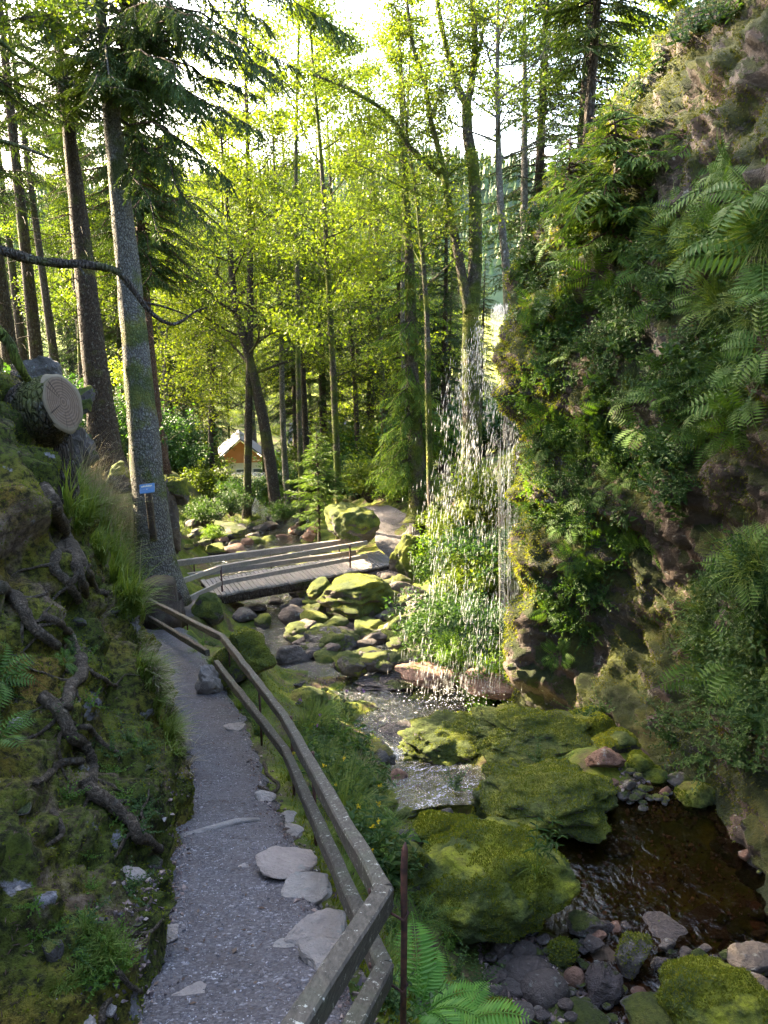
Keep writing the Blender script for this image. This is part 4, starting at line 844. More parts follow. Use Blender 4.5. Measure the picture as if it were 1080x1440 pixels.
# ------------------------------------------------------------------ trees
def bez(pts, m):
    return [Vector(p) for p in crspl([tuple(p) for p in pts], m)]
def gen_broadleaf(name, seed, Ht, cb, cr, nleaf, ls, mat_leaf, mat_bark, r0, trunk=None, extra_limbs=(), layers=True, up=.45, sparse=1.0):
    """trunk path + limbs + twigs, leaves clustered on the twigs; built at the origin"""
    rs = random.Random(seed); root = thing(name, 'tree', 'tree'); m = MB()
    if trunk is None:
        trunk = [(0, 0, -.4), (rs.uniform(-.1, .1), rs.uniform(-.1, .1), Ht*.25), (rs.uniform(-.4, .4), rs.uniform(-.4, .4), Ht*.55), (rs.uniform(-.6, .6), rs.uniform(-.6, .6), Ht*.8), (rs.uniform(-.7, .7), rs.uniform(-.7, .7), Ht)]
    tp = bez(trunk, 8); nT = len(tp)
    m.tube(tp, [max(.015, r0*(1.25 if i == 0 else 1)*(1-.92*i/(nT-1))**.8) for i in range(nT)], 10, wob=.08)
    cent = []; dirs = []
    def limb(p, d, L, r_, lev):
        n_ = 6; pts = [p]; q = p.copy(); dd = d.copy()
        for i in range(n_):
            dd = (dd+Vector((rs.uniform(-.22, .22), rs.uniform(-.22, .22), rs.uniform(-.12, .22)))).normalized(); q = q+dd*(L/n_); pts.append(q.copy())
        m.tube(pts, [max(.004, r_*(1-.85*i/n_)) for i in range(n_+1)], 6 if lev == 0 else 4, cap=False)
        if lev < 2:
            k_ = (7, 5)[lev]
            for j in range(k_):
                t_ = rs.uniform(.3, 1.0); a = pts[min(n_, int(t_*n_))]; az_ = rs.uniform(0, 6.28)
                nd = (dd+Vector((math.cos(az_), math.sin(az_), rs.uniform(-.3, .4)))*.9).normalized()
                if layers: nd.z *= .55; nd.normalize()
                limb(a, nd, L*(.5 if lev == 0 else .55)*rs.uniform(.7, 1.2), r_*.4, lev+1)
        if lev >= 1:
            for j in range(1, n_+1): cent.append(tuple(pts[j])); dirs.append(tuple(dd))
    nl = int((9+Ht)*sparse)
    for i in range(nl):
        t_ = cb+(1-cb)*(i+rs.random())/nl; idx = min(nT-2, int(t_*(nT-1))); p = tp[idx].lerp(tp[idx+1], t_*(nT-1)-idx)
        az_ = i*2.399+rs.uniform(-.5, .5); s_ = math.sin(min(1, (t_-cb)/(1-cb)*.9+.25)*math.pi)**.6
        L = cr*max(.3, s_)*rs.uniform(.6, 1.15); limb(p, Vector((math.cos(az_), math.sin(az_), up*rs.uniform(.5, 1.4))).normalized(), L, r0*.32*(1-t_*.6), 0)
    for (p, d_, L) in extra_limbs: limb(Vector(p), Vector(d_).normalized(), L, r0*.3, 0)
    m.build('trunk', mat_bark, root)
    cent = np.array(cent); dirs = np.array(dirs); i = RNG.integers(0, len(cent), nleaf)
    P_ = cent[i]+RNG.normal(size=(nleaf, 3))*np.array([.17, .17, .09])*max(1, cr/2.6); D = norm(dirs[i]*.6+rv(nleaf, .5)+np.array([0, 0, -.25]))
    Nn = norm(rv(nleaf, .45)+np.array([0, 0, 1.0])); L = ls*RNG.uniform(.6, 1.25, nleaf)
    V, Fc = leafq(P_, D, Nn, L, L*.72); meshobj('crown', V, Fc, mat_leaf, root, smooth=False)
    return root
def gen_spruce(name, seed, Ht, cb, Rb, r0, mat_n, mat_b, droop=.35, step=.3, nb=5, tw=.12, nw=.035, dead=True, trunk=None, sag=.3, fine=False, tipr=.15):
    rs = random.Random(seed); root = thing(name, 'tree', 'tree'); m = MB(); NP, ND, NN, NL = [], [], [], []
    tp = bez(trunk or [(0, 0, -.5), (0, 0, Ht*.35), (rs.uniform(-.1, .1), 0, Ht*.7), (0, 0, Ht)], 10); nT = len(tp)
    m.tube(tp, [r0*(1+.75*math.exp(-i/2.2))*max(.03, 1-.9*i/(nT-1)) for i in range(nT)], 18, wob=.07)
    def at(z):
        t_ = max(0, min(.999, (z+.5)/(Ht+.5)))*(nT-1); j = int(t_); return tp[j].lerp(tp[min(j+1, nT-1)], t_-j)
    z = cb
    while z < Ht-.1:
        f = (z-cb)/(Ht-cb); Lz = Rb*(1-f)**.75*(.55+.45*min(1, f*5))
        for b in range(nb if f < .85 else 3):
            az_ = rs.uniform(0, 6.28); wg = rs.uniform(-.4, .4); L = max(.12, Lz*rs.uniform(.45, 1.2)); p0 = at(z+rs.uniform(-.1, .1)); k_ = 7; pts = []
            for i in range(k_+1):
                t_ = i/k_; rr = L*t_; dz = rr*(.25*f+.02)-droop*L*(t_**1.5)+sag*L*.35*max(0, t_-.6)**1.2
                aa = az_+wg*math.sin(t_*3+b)*.8; pts.append(p0+Vector((math.cos(aa)*rr, math.sin(aa)*rr, dz+noise.noise(Vector((b*3.3, z*2, t_*2.5)))*.16*L)))
            m.tube(pts, [max(.0035, (.011+.009*L)*(1-.85*i/k_)) for i in range(k_+1)], 4, cap=False)
            nt_ = int(L/tw)+2
            for j in range(nt_*2):
                t_ = (.15+.85*(j//2+rs.random()*.5)/nt_); t_ = min(.99, t_); q = t_*k_; ii = int(q); pp_ = pts[ii].lerp(pts[min(ii+1, k_)], q-ii)
                fw = (pts[min(ii+1, k_)]-pts[ii]).normalized(); sd = fw.cross(Vector((0, 0, 1))).normalized()*(1 if j % 2 else -1)
                tl = min(.55, .38*L)*(1.05-t_*.75)*rs.uniform(.6, 1.2)+.03; td = (fw*.75+sd*.8+Vector((0, 0, -droop*rs.uniform(.2, 1.5)))).normalized()
                ns_ = max(2, int(tl/(.09 if not fine else .05)))
                for s_ in range(ns_):
                    a = pp_+td*(tl*s_/ns_)+Vector((0, 0, -.25*droop*tl*(s_/ns_)**2)); NP.append(a); ND.append(td+Vector((rs.uniform(-.25, .25), rs.uniform(-.25, .25), rs.uniform(-.3, .1)))); NL.append(tl/ns_*1.6)
                    if s_ > 0:
                        for sg_ in (-1, 1):
                            NP.append(a); ND.append((td*.6+sd.cross(Vector((0, 0, 1)))*0+td.cross(Vector((0, 0, 1)))*sg_*.7+Vector((0, 0, -.1)))); NL.append(tl*.38*(1-.4*s_/ns_))
        z += step*rs.uniform(.7, 1.3)
    if dead:
        z = cb*.25
        while z < cb:
            for b in range(2):
                az_ = rs.uniform(0, 6.28); L = rs.uniform(.3, 1.6)*Rb/3; p0 = at(z); d_ = Vector((math.cos(az_), math.sin(az_), -.15)); m.tube([p0, p0+d_*L*.5, p0+d_*L+Vector((0, 0, -.12*L))], [.016, .01, .004], 4, cap=False)
            z += rs.uniform(.2, .5)
    m.build('trunk', mat_b, root)
    NP = np.array([tuple(v) for v in NP]); ND = np.array([tuple(v) for v in ND]); NL = np.array(NL)
    V, Fc = leafq(NP, ND, norm(rv(len(NP), .35)+np.array([0, 0, 1])), NL, np.maximum(NL*.22, nw*.5) if not fine else NL*.16, .2, .4)
    meshobj('crown', V, Fc, mat_n, root, smooth=False); return root
def gpos(px, py, d=None, z=None):
    if d is not None: q = P(px, py, d)
    else: q = ray_hit(px, py, [BV_G])[0]
    return Vector((q.x, q.y, h1(q.x, q.y)-.05))
def place_by_d(px, d, py=600):
    q = P(px, py, d); return Vector((q.x, q.y, h1(q.x, q.y)-.1))
def local(pts, base): return [tuple(Vector(p)-base) for p in pts]
# --- the three grey spruces on the left (unique trunks that follow the photo's lean)
def big_spruce(lbl, base, tops, r0, seed, mat, cb, Rb, Ht, **kw):
    base = Vector(base); pts = [base+Vector((0, 0, -.6))]+[Vector(t) for t in tops]
    dirn = (pts[-1]-pts[-2]).normalized(); last = pts[-1]; rem = Ht-(last.z-base.z)
    if rem > 0: pts.append(last+dirn*rem)
    o = gen_spruce('spruce_tree', seed, Ht, cb, Rb, r0, M['needle'], mat, trunk=local(pts, base), **kw); o.location = base; o['label'] = lbl; o['category'] = 'tree'; return o
b1 = P(222, 815, 16.5)
S2 = big_spruce('thick grey-barked spruce with lichen, behind the blue trail sign', b1, [P(205, 640, 16.4), P(182, 400, 16.6), P(157, 160, 17.0), P(140, 0, 17.4)], .40, 1, M['bark_grey'], 14, 3.6, 22, droop=.42, step=.3, nb=5, tw=.13, dead=False)
b2 = P(152, 662, 18.5)
S1 = big_spruce('brown-grey spruce trunk left of the thick grey-barked spruce', b2, [P(130, 480, 18.5), P(108, 280, 18.8), P(82, 60, 19.2)], .36, 2, M['bark_dark'], 14, 2.4, 21, droop=.4, nb=4)
b3 = P(222, 640, 23)
S3 = big_spruce('slim reddish spruce trunk right behind the thick grey-barked spruce', b3, [P(205, 440, 23), P(193, 250, 23.2), P(176, 60, 23.6)], .21, 3, M['bark_red'], 6, 3.2, 20, droop=.45, nb=5)
# drooping boughs are part of S2's crown: longer on the stream side
def bough_set(root, base_pts, seed):
    rs = random.Random(seed); NP, ND, NL = [], [], []; m = MB()
    for (p0, p1, wdt) in base_pts:
        p0, p1 = Vector(p0), Vector(p1); L = (p1-p0).length; k_ = 10; pts = [p0.lerp(p1, i/k_)+Vector((0, 0, .07*L*math.sin(i/k_*math.pi)))+Vector((noise.noise(Vector((i*.5, p1.x*7, 0))), 0, noise.noise(Vector((i*.5, p1.z*7, 5)))))*.25 for i in range(k_+1)]
        m.tube(pts, [.035*(1-.85*i/k_) for i in range(k_+1)], 5, cap=False)
        for j in range(int(L/.06)):
            t_ = rs.uniform(.12, 1); q = t_*k_; ii = min(k_-1, int(q)); pp_ = pts[ii].lerp(pts[ii+1], q-ii); fw = (pts[ii+1]-pts[ii]).normalized(); sd = fw.cross(Vector((0, 0, 1))).normalized()*rs.choice((-1, 1))
            tl = wdt*(1.1-t_*.7)*rs.uniform(.4, 1.1); td = (fw*.6+sd*rs.uniform(.3, 1)+Vector((0, 0, -rs.uniform(.2, 1.1)))).normalized(); ns_ = max(3, int(tl/.07))
            for s_ in range(ns_):
                a = pp_+td*(tl*s_/ns_)+Vector((0, 0, -.25*tl*(s_/ns_)**2)); NP.append(a); ND.append(td+Vector((0, 0, -.3))); NL.append(.13)
                for sg_ in (-1, 1): NP.append(a); ND.append(td*.6+td.cross(Vector((0, 0, 1)))*sg_*.8+Vector((0, 0, -.25))); NL.append(.11*rs.uniform(.7, 1.2))
    o = m.build('bough', M['bark_dark'], root, off=root.location)
    NP = np.array([tuple(v) for v in NP]); ND = np.array([tuple(v) for v in ND]); NL = np.array(NL); V, Fc = leafq(NP, ND, norm(rv(len(NP), .4)+np.array([0, 0, 1])), NL, NL*.24, .2, .4)
    n_ = meshobj('needle_spray', V-np.array(root.location), Fc, M['needle'], o, smooth=False); return o
bough_set(S2, [(P(150, 60, 17), P(330, 60, 14), .8), (P(150, 20, 17), P(400, 130, 13.5), .9), (P(160, 110, 17), P(370, 190, 14), .9), (P(165, 170, 17), P(330, 260, 14.5), .8), (P(170, 180, 17), P(300, 330, 15), .8),
               (P(150, -60, 17.5), P(450, -10, 13.5), 1.0), (P(150, -30, 17.3), P(300, -20, 13), .9), (P(160, 90, 17), P(260, 130, 13.5), .8), (P(155, 40, 17), P(290, 30, 13.8), .9), (P(150, -100, 17.5), P(380, 40, 14.5), 1.0), (P(150, 0, 17.5), P(60, 40, 14.5), .8), (P(170, 230, 17), P(230, 330, 15.2), .6), (P(170, 215, 17), P(310, 240, 15.2), .8), (P(150, -90, 17.5), P(500, 60, 15), 1.0)]+[(P(165+q_*.06, 30+q_*9-60, 17), P(215+(q_*83) % 210, 40+q_*9.5+(q_*37) % 70-30, 14.2+(q_ % 5)*.7), .45+.1*(q_ % 3)) for q_ in range(15)], 5)
# --- hand-shaped broadleaf trees: (label, base, trunk pixels with depth, r0, crown base, radius, leaves, leaf mat, bark, seed, kw)
LF = [
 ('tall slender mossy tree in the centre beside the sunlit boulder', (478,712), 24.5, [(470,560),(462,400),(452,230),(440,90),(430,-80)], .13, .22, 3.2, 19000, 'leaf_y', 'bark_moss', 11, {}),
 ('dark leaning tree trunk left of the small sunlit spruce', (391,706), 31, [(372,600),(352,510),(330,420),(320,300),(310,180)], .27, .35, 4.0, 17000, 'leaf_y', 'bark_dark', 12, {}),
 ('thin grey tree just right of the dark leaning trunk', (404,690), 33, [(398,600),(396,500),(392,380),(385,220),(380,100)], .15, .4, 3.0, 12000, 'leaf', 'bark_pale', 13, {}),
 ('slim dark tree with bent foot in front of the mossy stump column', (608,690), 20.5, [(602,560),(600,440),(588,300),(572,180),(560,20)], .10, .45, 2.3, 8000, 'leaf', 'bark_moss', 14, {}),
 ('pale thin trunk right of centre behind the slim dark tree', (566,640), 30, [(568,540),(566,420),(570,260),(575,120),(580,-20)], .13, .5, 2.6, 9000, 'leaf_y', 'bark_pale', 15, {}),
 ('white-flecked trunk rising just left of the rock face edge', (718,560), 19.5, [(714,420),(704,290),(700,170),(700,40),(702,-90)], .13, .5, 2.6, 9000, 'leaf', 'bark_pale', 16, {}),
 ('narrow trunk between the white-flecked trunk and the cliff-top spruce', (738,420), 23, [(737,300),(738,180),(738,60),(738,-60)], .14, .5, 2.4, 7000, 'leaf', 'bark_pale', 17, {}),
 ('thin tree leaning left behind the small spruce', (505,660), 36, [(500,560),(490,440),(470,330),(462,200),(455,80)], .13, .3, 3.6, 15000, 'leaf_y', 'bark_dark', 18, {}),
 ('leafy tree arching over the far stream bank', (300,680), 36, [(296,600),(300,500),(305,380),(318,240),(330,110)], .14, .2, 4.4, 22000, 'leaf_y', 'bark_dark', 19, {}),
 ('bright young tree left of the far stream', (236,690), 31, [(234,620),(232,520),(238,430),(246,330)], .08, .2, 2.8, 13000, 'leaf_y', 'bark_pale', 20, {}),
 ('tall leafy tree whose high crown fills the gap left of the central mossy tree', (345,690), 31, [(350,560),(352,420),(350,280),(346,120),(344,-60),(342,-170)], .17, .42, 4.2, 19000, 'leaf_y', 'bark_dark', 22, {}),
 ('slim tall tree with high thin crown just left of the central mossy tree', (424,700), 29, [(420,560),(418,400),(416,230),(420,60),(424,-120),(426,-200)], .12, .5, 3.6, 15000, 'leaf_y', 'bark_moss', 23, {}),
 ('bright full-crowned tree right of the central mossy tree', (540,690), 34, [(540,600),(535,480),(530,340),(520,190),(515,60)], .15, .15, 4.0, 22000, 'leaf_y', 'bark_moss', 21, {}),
]
for (lb, b_, d_, tr, r0, cb, cr, nl, ml, mb_, sd, kw) in LF:
    base = P(b_[0], b_[1], d_); pts = [base+Vector((0, 0, -1.2))]+[P(x, y, d_+.0) for x, y in tr]
    Ht = pts[-1].z-base.z; o = gen_broadleaf('broadleaf_tree', sd, Ht, cb, cr, nl, .085 if d_ < 22 else .115, M[ml], M[mb_], r0, trunk=local(pts, base), **kw)
    o.location = base; o['label'] = lb
# twin tree behind the falling water
base = P(664, 600, 20.5); t0 = thing('twin_trunk_tree', 'tall twin-trunked tree rising behind the falling water', 'tree', base); m = MB()
def lt(pts, d_): return [tuple(P(x, y, d_)-base) for x, y in pts]
stem = bez([tuple(Vector((0, 0, -1.5)))]+lt([(664,600),(662,500),(662,430)], 20.5), 6); m.tube(stem, [.30-.0*i for i in range(len(stem))] and list(np.linspace(.3, .21, len(stem))), 12, wob=.08)
def limbt(pts, d_, ra, rb): q = bez(lt(pts, d_), 7); m.tube(q, list(np.linspace(ra, rb, len(q))), 10, wob=.06); return q
qs = [limbt([(660,440),(652,400),(643,350),(632,300),(626,255),(606,235),(575,205),(545,160),(490,125),(440,105)], 20.4, .15, .03), limbt([(663,440),(668,380),(668,300),(666,240),(658,190),(656,140)], 20.5, .2, .13),
      limbt([(656,150),(664,110),(668,60),(664,0),(660,-80)], 20.6, .11, .06), limbt([(656,150),(640,110),(626,60),(615,0),(608,-90)], 20.5, .1, .05), limbt([(628,262),(618,215),(606,170),(598,120),(580,60),(570,-20)], 20.3, .09, .04), limbt([(668,90),(676,60),(684,10)], 20.5, .05, .03)]
m.build('trunk', M['bark_moss'], t0); LP = []; LD = []; m2 = MB(); rs = random.Random(5)
for qi, q in enumerate(qs):
    if qi == 1: continue
    for j in range(len(q)//4, len(q), 1):
        for _ in range(2):
            az_ = rs.uniform(0, 6.28); dd = Vector((math.cos(az_), math.sin(az_), rs.uniform(-.1, .6))).normalized(); L = rs.uniform(.5, 1.5); a = q[j]; mid = a+dd*L*.5+Vector((0, 0, .05)); e = a+dd*L+Vector((rs.uniform(-.2, .2), 0, rs.uniform(-.15, .2)))
            m2.tube([a, mid, e], [.014, .009, .004], 4, cap=False)
            for t_ in np.linspace(.35, 1, 5): LP.append(tuple(a.lerp(e, t_))); LD.append(tuple(dd))
m2.build('twigs', M['bark_moss'], t0)
LP = np.array(LP); LD = np.array(LD); i = RNG.integers(0, len(LP), 11000); pp_ = LP[i]+rv(len(i), .14); L = .085*RNG.uniform(.6, 1.2, len(i)); V, Fc = leafq(pp_, norm(LD[i]+rv(len(i), .6)+np.array([0, 0, -.3])), norm(rv(len(i), .5)+np.array([0, 0, 1])), L, L*.7); meshobj('crown', V, Fc, M['leaf'], t0, smooth=False)
# --- sunlit mossy trunk column right of path (broken, ivy grown)
base = P(590, 722, 23.5); q = [tuple(P(x, y, 23.5)-base) for x, y in [(590,735),(588,690),(584,620),(580,540),(578,420),(572,300),(566,180),(560,40)]]
o = gen_spruce('spruce_tree', 31, Vector(q[-1]).z, 2.0, 1.9, .34, M['needle_y'], M['bark_moss'], trunk=q, droop=.6, step=.26, nb=4); o.location = base; o['label'] = 'sunlit mossy-footed spruce beside the bend of the far path'
# --- protos for the rest
PS = [Proto(gen_spruce('spruce_tree', 40+i, 18, 2.5+i*1.2, 3.2, .24, M['needle'], M['bark_dark'], droop=.35, step=.36, nb=5, tw=.17)) for i in range(2)]
PS.append(Proto(gen_spruce('spruce_tree', 44, 17, 7.5, 2.4, .2, M['needle'], M['bark_dark'], droop=.4, step=.4, nb=4, tw=.17)))
PB = [Proto(gen_broadleaf('broadleaf_tree', 50+i, 15, .18+.12*i, 3.6, 22000, .13, M[['leaf_y', 'leaf', 'leaf_y'][i]], M[['bark_dark', 'bark_moss', 'bark_pale'][i]], .16)) for i in range(3)]
BK = [ # proto list, idx, px, d, scale, rot, label
 ('S',2,28,24,1.1,.3,'dark spruce with bare lower trunk at the far left edge'),('S',2,62,27,1.15,2,'bare-stemmed spruce behind the brown-grey trunk, left one'),('S',2,8,38,1.25,1.4,'bare spruce stem deep in the wood at the far left'),('S',2,44,41,1.25,3.4,'bare spruce stem deep in the wood above the crag'),('S',2,124,43,1.3,.4,'bare spruce stem deep in the wood between the big trunks'),('S',2,150,50,1.3,2.4,'far bare spruce stem right of the brown-grey trunk'),
 ('S',2,90,35,1.1,4,'bare-stemmed spruce behind the brown-grey trunk, right one'),
 ('S',1,-120,17,1.2,1,'dark hillside spruce left of the picture, nearer one'),
 ('B',1,120,40,1.0,4,'leafy tree seen between the brown-grey and thick grey trunks'),
 ('B',2,235,42,1.1,1,'leafy tree right behind the thick grey spruce'),('S',0,262,52,1.1,1,'dark spruce behind the leafy trees left of the house'),('S',1,225,60,1.1,3,'far spruce left of the house'),('B',1,322,62,.8,3,'broad green tree left of the house gable'),('B',0,395,66,.8,2,'leafy tree right of the house gable'),
 ('S',0,420,44,1.05,2,'dark spruce behind the thin grey trunk'),('S',1,455,40,1.0,4,'dark spruce behind the small sunlit spruce'),('S',2,430,37,.9,5,'bare-stemmed spruce behind the small sunlit spruce'),
 ('B',0,500,48,1.1,1.3,'leafy tree high behind the central mossy tree'),('S',0,520,42,1.0,.7,'dark spruce right of the central mossy tree'),('S',1,560,38,.95,2.7,'spruce behind the pale thin trunk'),
 ('S',0,625,33,.75,1.9,'spruce with feathery boughs left of the twin-trunked tree'),('S',1,660,44,.65,3.9,'lower spruce behind the twin-trunked tree'),('B',2,598,52,.8,4.4,'leafy tree far behind the sunlit mossy-footed spruce'),
 ('B',0,440,57,1.1,5.2,'big leafy tree far down the stream'),('S',0,350,85,1.0,.2,'distant spruce above the house, left one'),('S',1,375,90,1.0,2.2,'distant spruce above the house, right one'),('S',0,545,80,.8,4.2,'distant spruce at the meadow edge'),
 ('B',1,370,47,1.0,.9,'mid-green tree behind the dark leaning trunk'),('B',2,200,50,1.2,5.9,'tall leafy tree behind the slim reddish spruce'),
 ('S',0,130,48,1.2,4.9,'tall dark spruce deep behind the brown-grey trunk'),('S',1,745,27,1.05,2.2,'spruce behind the shoulder of the rock face, left one'),('S',0,795,25,.95,4.2,'spruce behind the shoulder of the rock face, right one'),('S',1,675,36,.5,1.2,'low spruce under the gap with the meadow')]
for (kk_, ix, px, d_, sc_, rz, lb) in BK:
    (PS if kk_ == 'S' else PB)[ix].put(place_by_d(px, d_), (random.uniform(-.02, .02), random.uniform(-.02, .02), rz), (sc_, sc_, sc_*random.uniform(.95, 1.1)), lb)
# shade trees added outside the frame to block sun and sky light
OFF = [('S',0,-7,9,1.1),('S',1,-6.6,6.4,1.0),('S',1,-10,14,1.1),('S',1,-8.4,14.0,1.0),('S',0,-9.4,17.5,1.0),('S',0,-12.4,18.4,1.0),('S',0,-10.6,16.9,1.15),('S',0,-12.8,18.0,1.2),('S',0,-15.2,19.4,1.2),('S',0,-12.5,15.2,1.1),('B',1,-9.2,16.2,1.0),('B',1,-12,17.5,1.1),('S',0,-13,9,1.1),('S',1,-9.5,4,1.0),('B',1,-15,14,1.1),('S',1,-6,-3,1.1),('S',0,2.5,-6,1.1),('S',1,6,-4,1.1),('S',0,-3,-7,1.1),('S',1,9,2,1.0),('S',0,9,9.5,.9),('S',1,8.5,14.5,.9),('S',0,8.5,20,1.0),('B',0,9.5,30,1.0),('S',1,13,26,1.0)]
for i, (kk_, ix, x, y, sc_) in enumerate(OFF):
    (PS if kk_ == 'S' else PB)[ix].put((x, y, h1(x, y)-.2), (0, 0, i*1.7), sc_, 'tree added to shade the gorge, standing outside the picture', 'trees added around the gorge for shade')
# --- cliff top spruce, small spruces
def on_cliff(px, py): return ray_hit(px, py, [BV_C])
tb = P(824, 235, 13.2); o = gen_spruce('spruce_tree', 61, 7.5, 1.3, 1.9, .085, M['needle'], M['bark_dark'], droop=.25, step=.2, nb=5, tw=.1); o.location = tb; o['label'] = 'dark slim spruce standing on top of the rock face'
tb = P(1002, 60, 13.5); o = gen_broadleaf('broadleaf_tree', 62, 6, .45, 1.5, 2500, .07, M['leaf_d'], M['bark_red'], .12); o.location = tb; o['label'] = 'single trunk on the rock face crest near the top right corner'
tb = gpos(449, 748, 24.0); tb = P(449, 752, 24.0); o = gen_spruce('young_spruce', 63, 3.5, .25, 1.15, .045, M['needle_y'], M['bark_dark'], droop=.12, step=.12, nb=6, tw=.07, dead=False, fine=False, sag=.2, nw=.02); o.location = tb; o['label'] = 'small sunlit spruce left of the big sunlit boulder'
for i, (px, py, d_, Hh, Rr, lb) in enumerate([(868,385,10.0,2.0,1.15,'young spruce leaning out of the rock face below its crest, larger one'),(800,330,10.9,1.2,.7,'young spruce at the shoulder of the rock face below the slim spruce'),(930,330,9.2,1.1,.7,'young spruce right of the larger one on the rock face')]):
    o = gen_spruce('young_spruce', 70+i, Hh*1.1, .1, Rr*1.1, .03, M['needle_y'], M['bark_red'], droop=.3, step=.15, nb=5, tw=.055, dead=False, nw=.012); o.location = P(px, py, d_)-Vector((0, .0, 0)); o.rotation_euler = (0, R(-8), i); o['label'] = lb
rs = random.Random(77)
for i in range(64):
    px = -100+i*12.2+rs.uniform(-8, 8); d_ = rs.uniform(76, 125)
    if 655 < px < 712: continue
    (PS[i % 2] if i % 3 else PB[i % 2]).put(place_by_d(px, d_), (0, 0, i), rs.uniform(.85, 1.25), 'tree of the closed wood at the back of the valley', 'trees of the closed wood behind the houses')
for (px, d_, sc_, k__) in [(300,50,.9,0),(335,56,.6,1),(365,58,.55,0),(415,60,1,1),(480,52,1,0),(500,60,1,1),(535,55,1,0),(575,48,.9,1),(605,60,.9,0),(640,58,.8,1),(240,48,1,0),(180,44,1,1),(110,55,1.1,0),(50,60,1.1,1),(0,50,1.1,0),(630,40,.6,0),(590,42,.8,1)]:
    if 320 < px < 385: continue
    PS[k__].put(place_by_d(px, d_), (0, 0, px), sc_, 'dark spruce filling the middle distance of the wood', 'dark spruces in the middle distance')
for pr in PS+PB: pr.drop()
# distant wood on the hill: countless trees as one stuff object
V = []; Fc = []; rs = random.Random(9); cnt = 0
for i in range(2600):
    x = rs.uniform(-260, 330); y = 430+rs.uniform(22, 230)
    z = -16+min(max((y-430)/170, 0), 1)**.8*min(max(82-.06*x+18*math.sin(x*.011+1), 20), 140); h_ = rs.uniform(9, 17); r_ = h_*.17
    for L_ in range(3):
        zb = z+h_*(.12+.27*L_); zt = zb+h_*.45; rr = r_*(1-.26*L_); b = cnt; k_ = 7
        for j in range(k_): a_ = 2*math.pi*j/k_+rs.uniform(-.2, .2); q = rr*rs.uniform(.7, 1.2); V.append((x+q*math.cos(a_), y+q*math.sin(a_), zb+rs.uniform(-.5, .5)))
        V.append((x, y, min(zt, z+h_))); cnt += k_+1; Fc += [(b+j, b+(j+1) % k_, b+k_) for j in range(k_)]
tag(meshobj('forest', V, Fc, leafmat('distant_foliage', [(.03, .06, .02), (.06, .1, .025), (.11, .15, .03)], .1), smooth=False), 'dense spruce wood covering the far hillside', 'wood', kind='stuff')
# ------------------------------------------------------------------ sawn trunk, branch, roots on the left
st = thing('sawn_trunk', 'thick sawn-off trunk leaning from the bank with its pale cut face showing rings', 'tree stump', P(88, 690, 7.6))
ol = st.location; m = MB(); cfc = P(88, 566, 6.9); ndir = (Vector((0, 0, 0))-cfc).normalized(); ndir = (ndir+Vector((1.7, .1, .55))).normalized()
pts = [P(78, 760, 7.9), P(74, 690, 7.7), P(62, 640, 7.6), P(52, 600, 7.5), cfc-ndir*.28, cfc]; pts = [Vector(p) for p in pts]
q = bez(pts, 5); m.tube(q, list(np.interp(np.linspace(0, 1, len(q)), [0, .25, .5, .75, 1], [.27, .25, .3, .31, .24])), 20, cap=False, wob=.05)
m.build('trunk', M['bark_dark'], st, off=ol)
up_ = Vector((0, 0, 1)); sx_ = up_.cross(ndir).normalized(); sy_ = ndir.cross(sx_)
V = [(0, 0, .012)]; kR = 40
for rr in (.08, .15, .2, .235, .246):
    for j in range(kR): a_ = 2*math.pi*j/kR; w_ = 1+.045*math.sin(a_*3+1)+.03*math.sin(a_*7); V.append((rr*w_*math.cos(a_), rr*w_*math.sin(a_), .012+(rr > .24)*-.02))
Fq = [(1+i*kR+j, 1+(i+1)*kR+j, 1+(i+1)*kR+(j+1) % kR, 1+i*kR+(j+1) % kR) for i in range(4) for j in range(kR)]; Ft = [(0, 1+j, 1+(j+1) % kR) for j in range(kR)]
cf = meshobj('cut_face', V, [np.array(Ft), np.array(Fq)], M['rings'], st); Mr = Matrix((sx_, sy_, ndir)).transposed().to_4x4(); Mr.translation = cfc-ol; cf.matrix_local = Mr @ Matrix.Diagonal((.92, 1.12, 1, 1))
# long mossy dead branch
m = MB(); brp = [(-60,340,9.2),(0,352,9.3),(60,368,9.5),(120,372,9.6),(165,382,9.8),(190,412,9.9),(215,442,10),(245,456,10.1),(275,438,10.3),(292,432,10.4)]
q = bez([P(*p) for p in brp], 5); m.tube(q, list(np.interp(np.linspace(0, 1, len(q)), [0, .3, .45, .6, .8, 1], [.062, .055, .046, .032, .02, .007])), 9, wob=.25)
m.tube(bez([P(200,425,9.95), P(225,430,10.1), P(255,440,10.3), P(280,452,10.5)], 4), list(np.linspace(.022, .006, 13)), 6)
m.tube(bez([P(108,372,9.6), P(118,385,9.5), P(124,400,9.5)], 4), list(np.linspace(.02, .006, 9)), 6)
tag(m.build('dead_branch', M['bark_dark'], loc=P(0, 352, 9.3), off=P(0, 352, 9.3)), 'long crooked mossy branch reaching in from the left edge', 'branch')
for i, (pp_, r_, lb) in enumerate([([(-20,455,6.5),(10,478,6.6),(30,520,6.7),(55,555,7.0)], .055, 'dark mossy root arm above the sawn trunk'), ([(-20,40,9),(20,75,9.3),(60,100,9.5),(90,122,9.8)], .03, 'dead bare branch at the top left corner'), ([(-20,195,9),(20,203,9.2),(70,222,9.6)], .03, 'short dead branch left of the brown-grey trunk')]):
    m = MB(); q = bez([P(*p) for p in pp_], 6); m.tube(q, list(np.linspace(r_, r_*.5, len(q))), 8, wob=.15); tag(m.build('dead_branch', M['bark_moss'], loc=P(*pp_[0]), off=P(*pp_[0])), lb, 'branch')
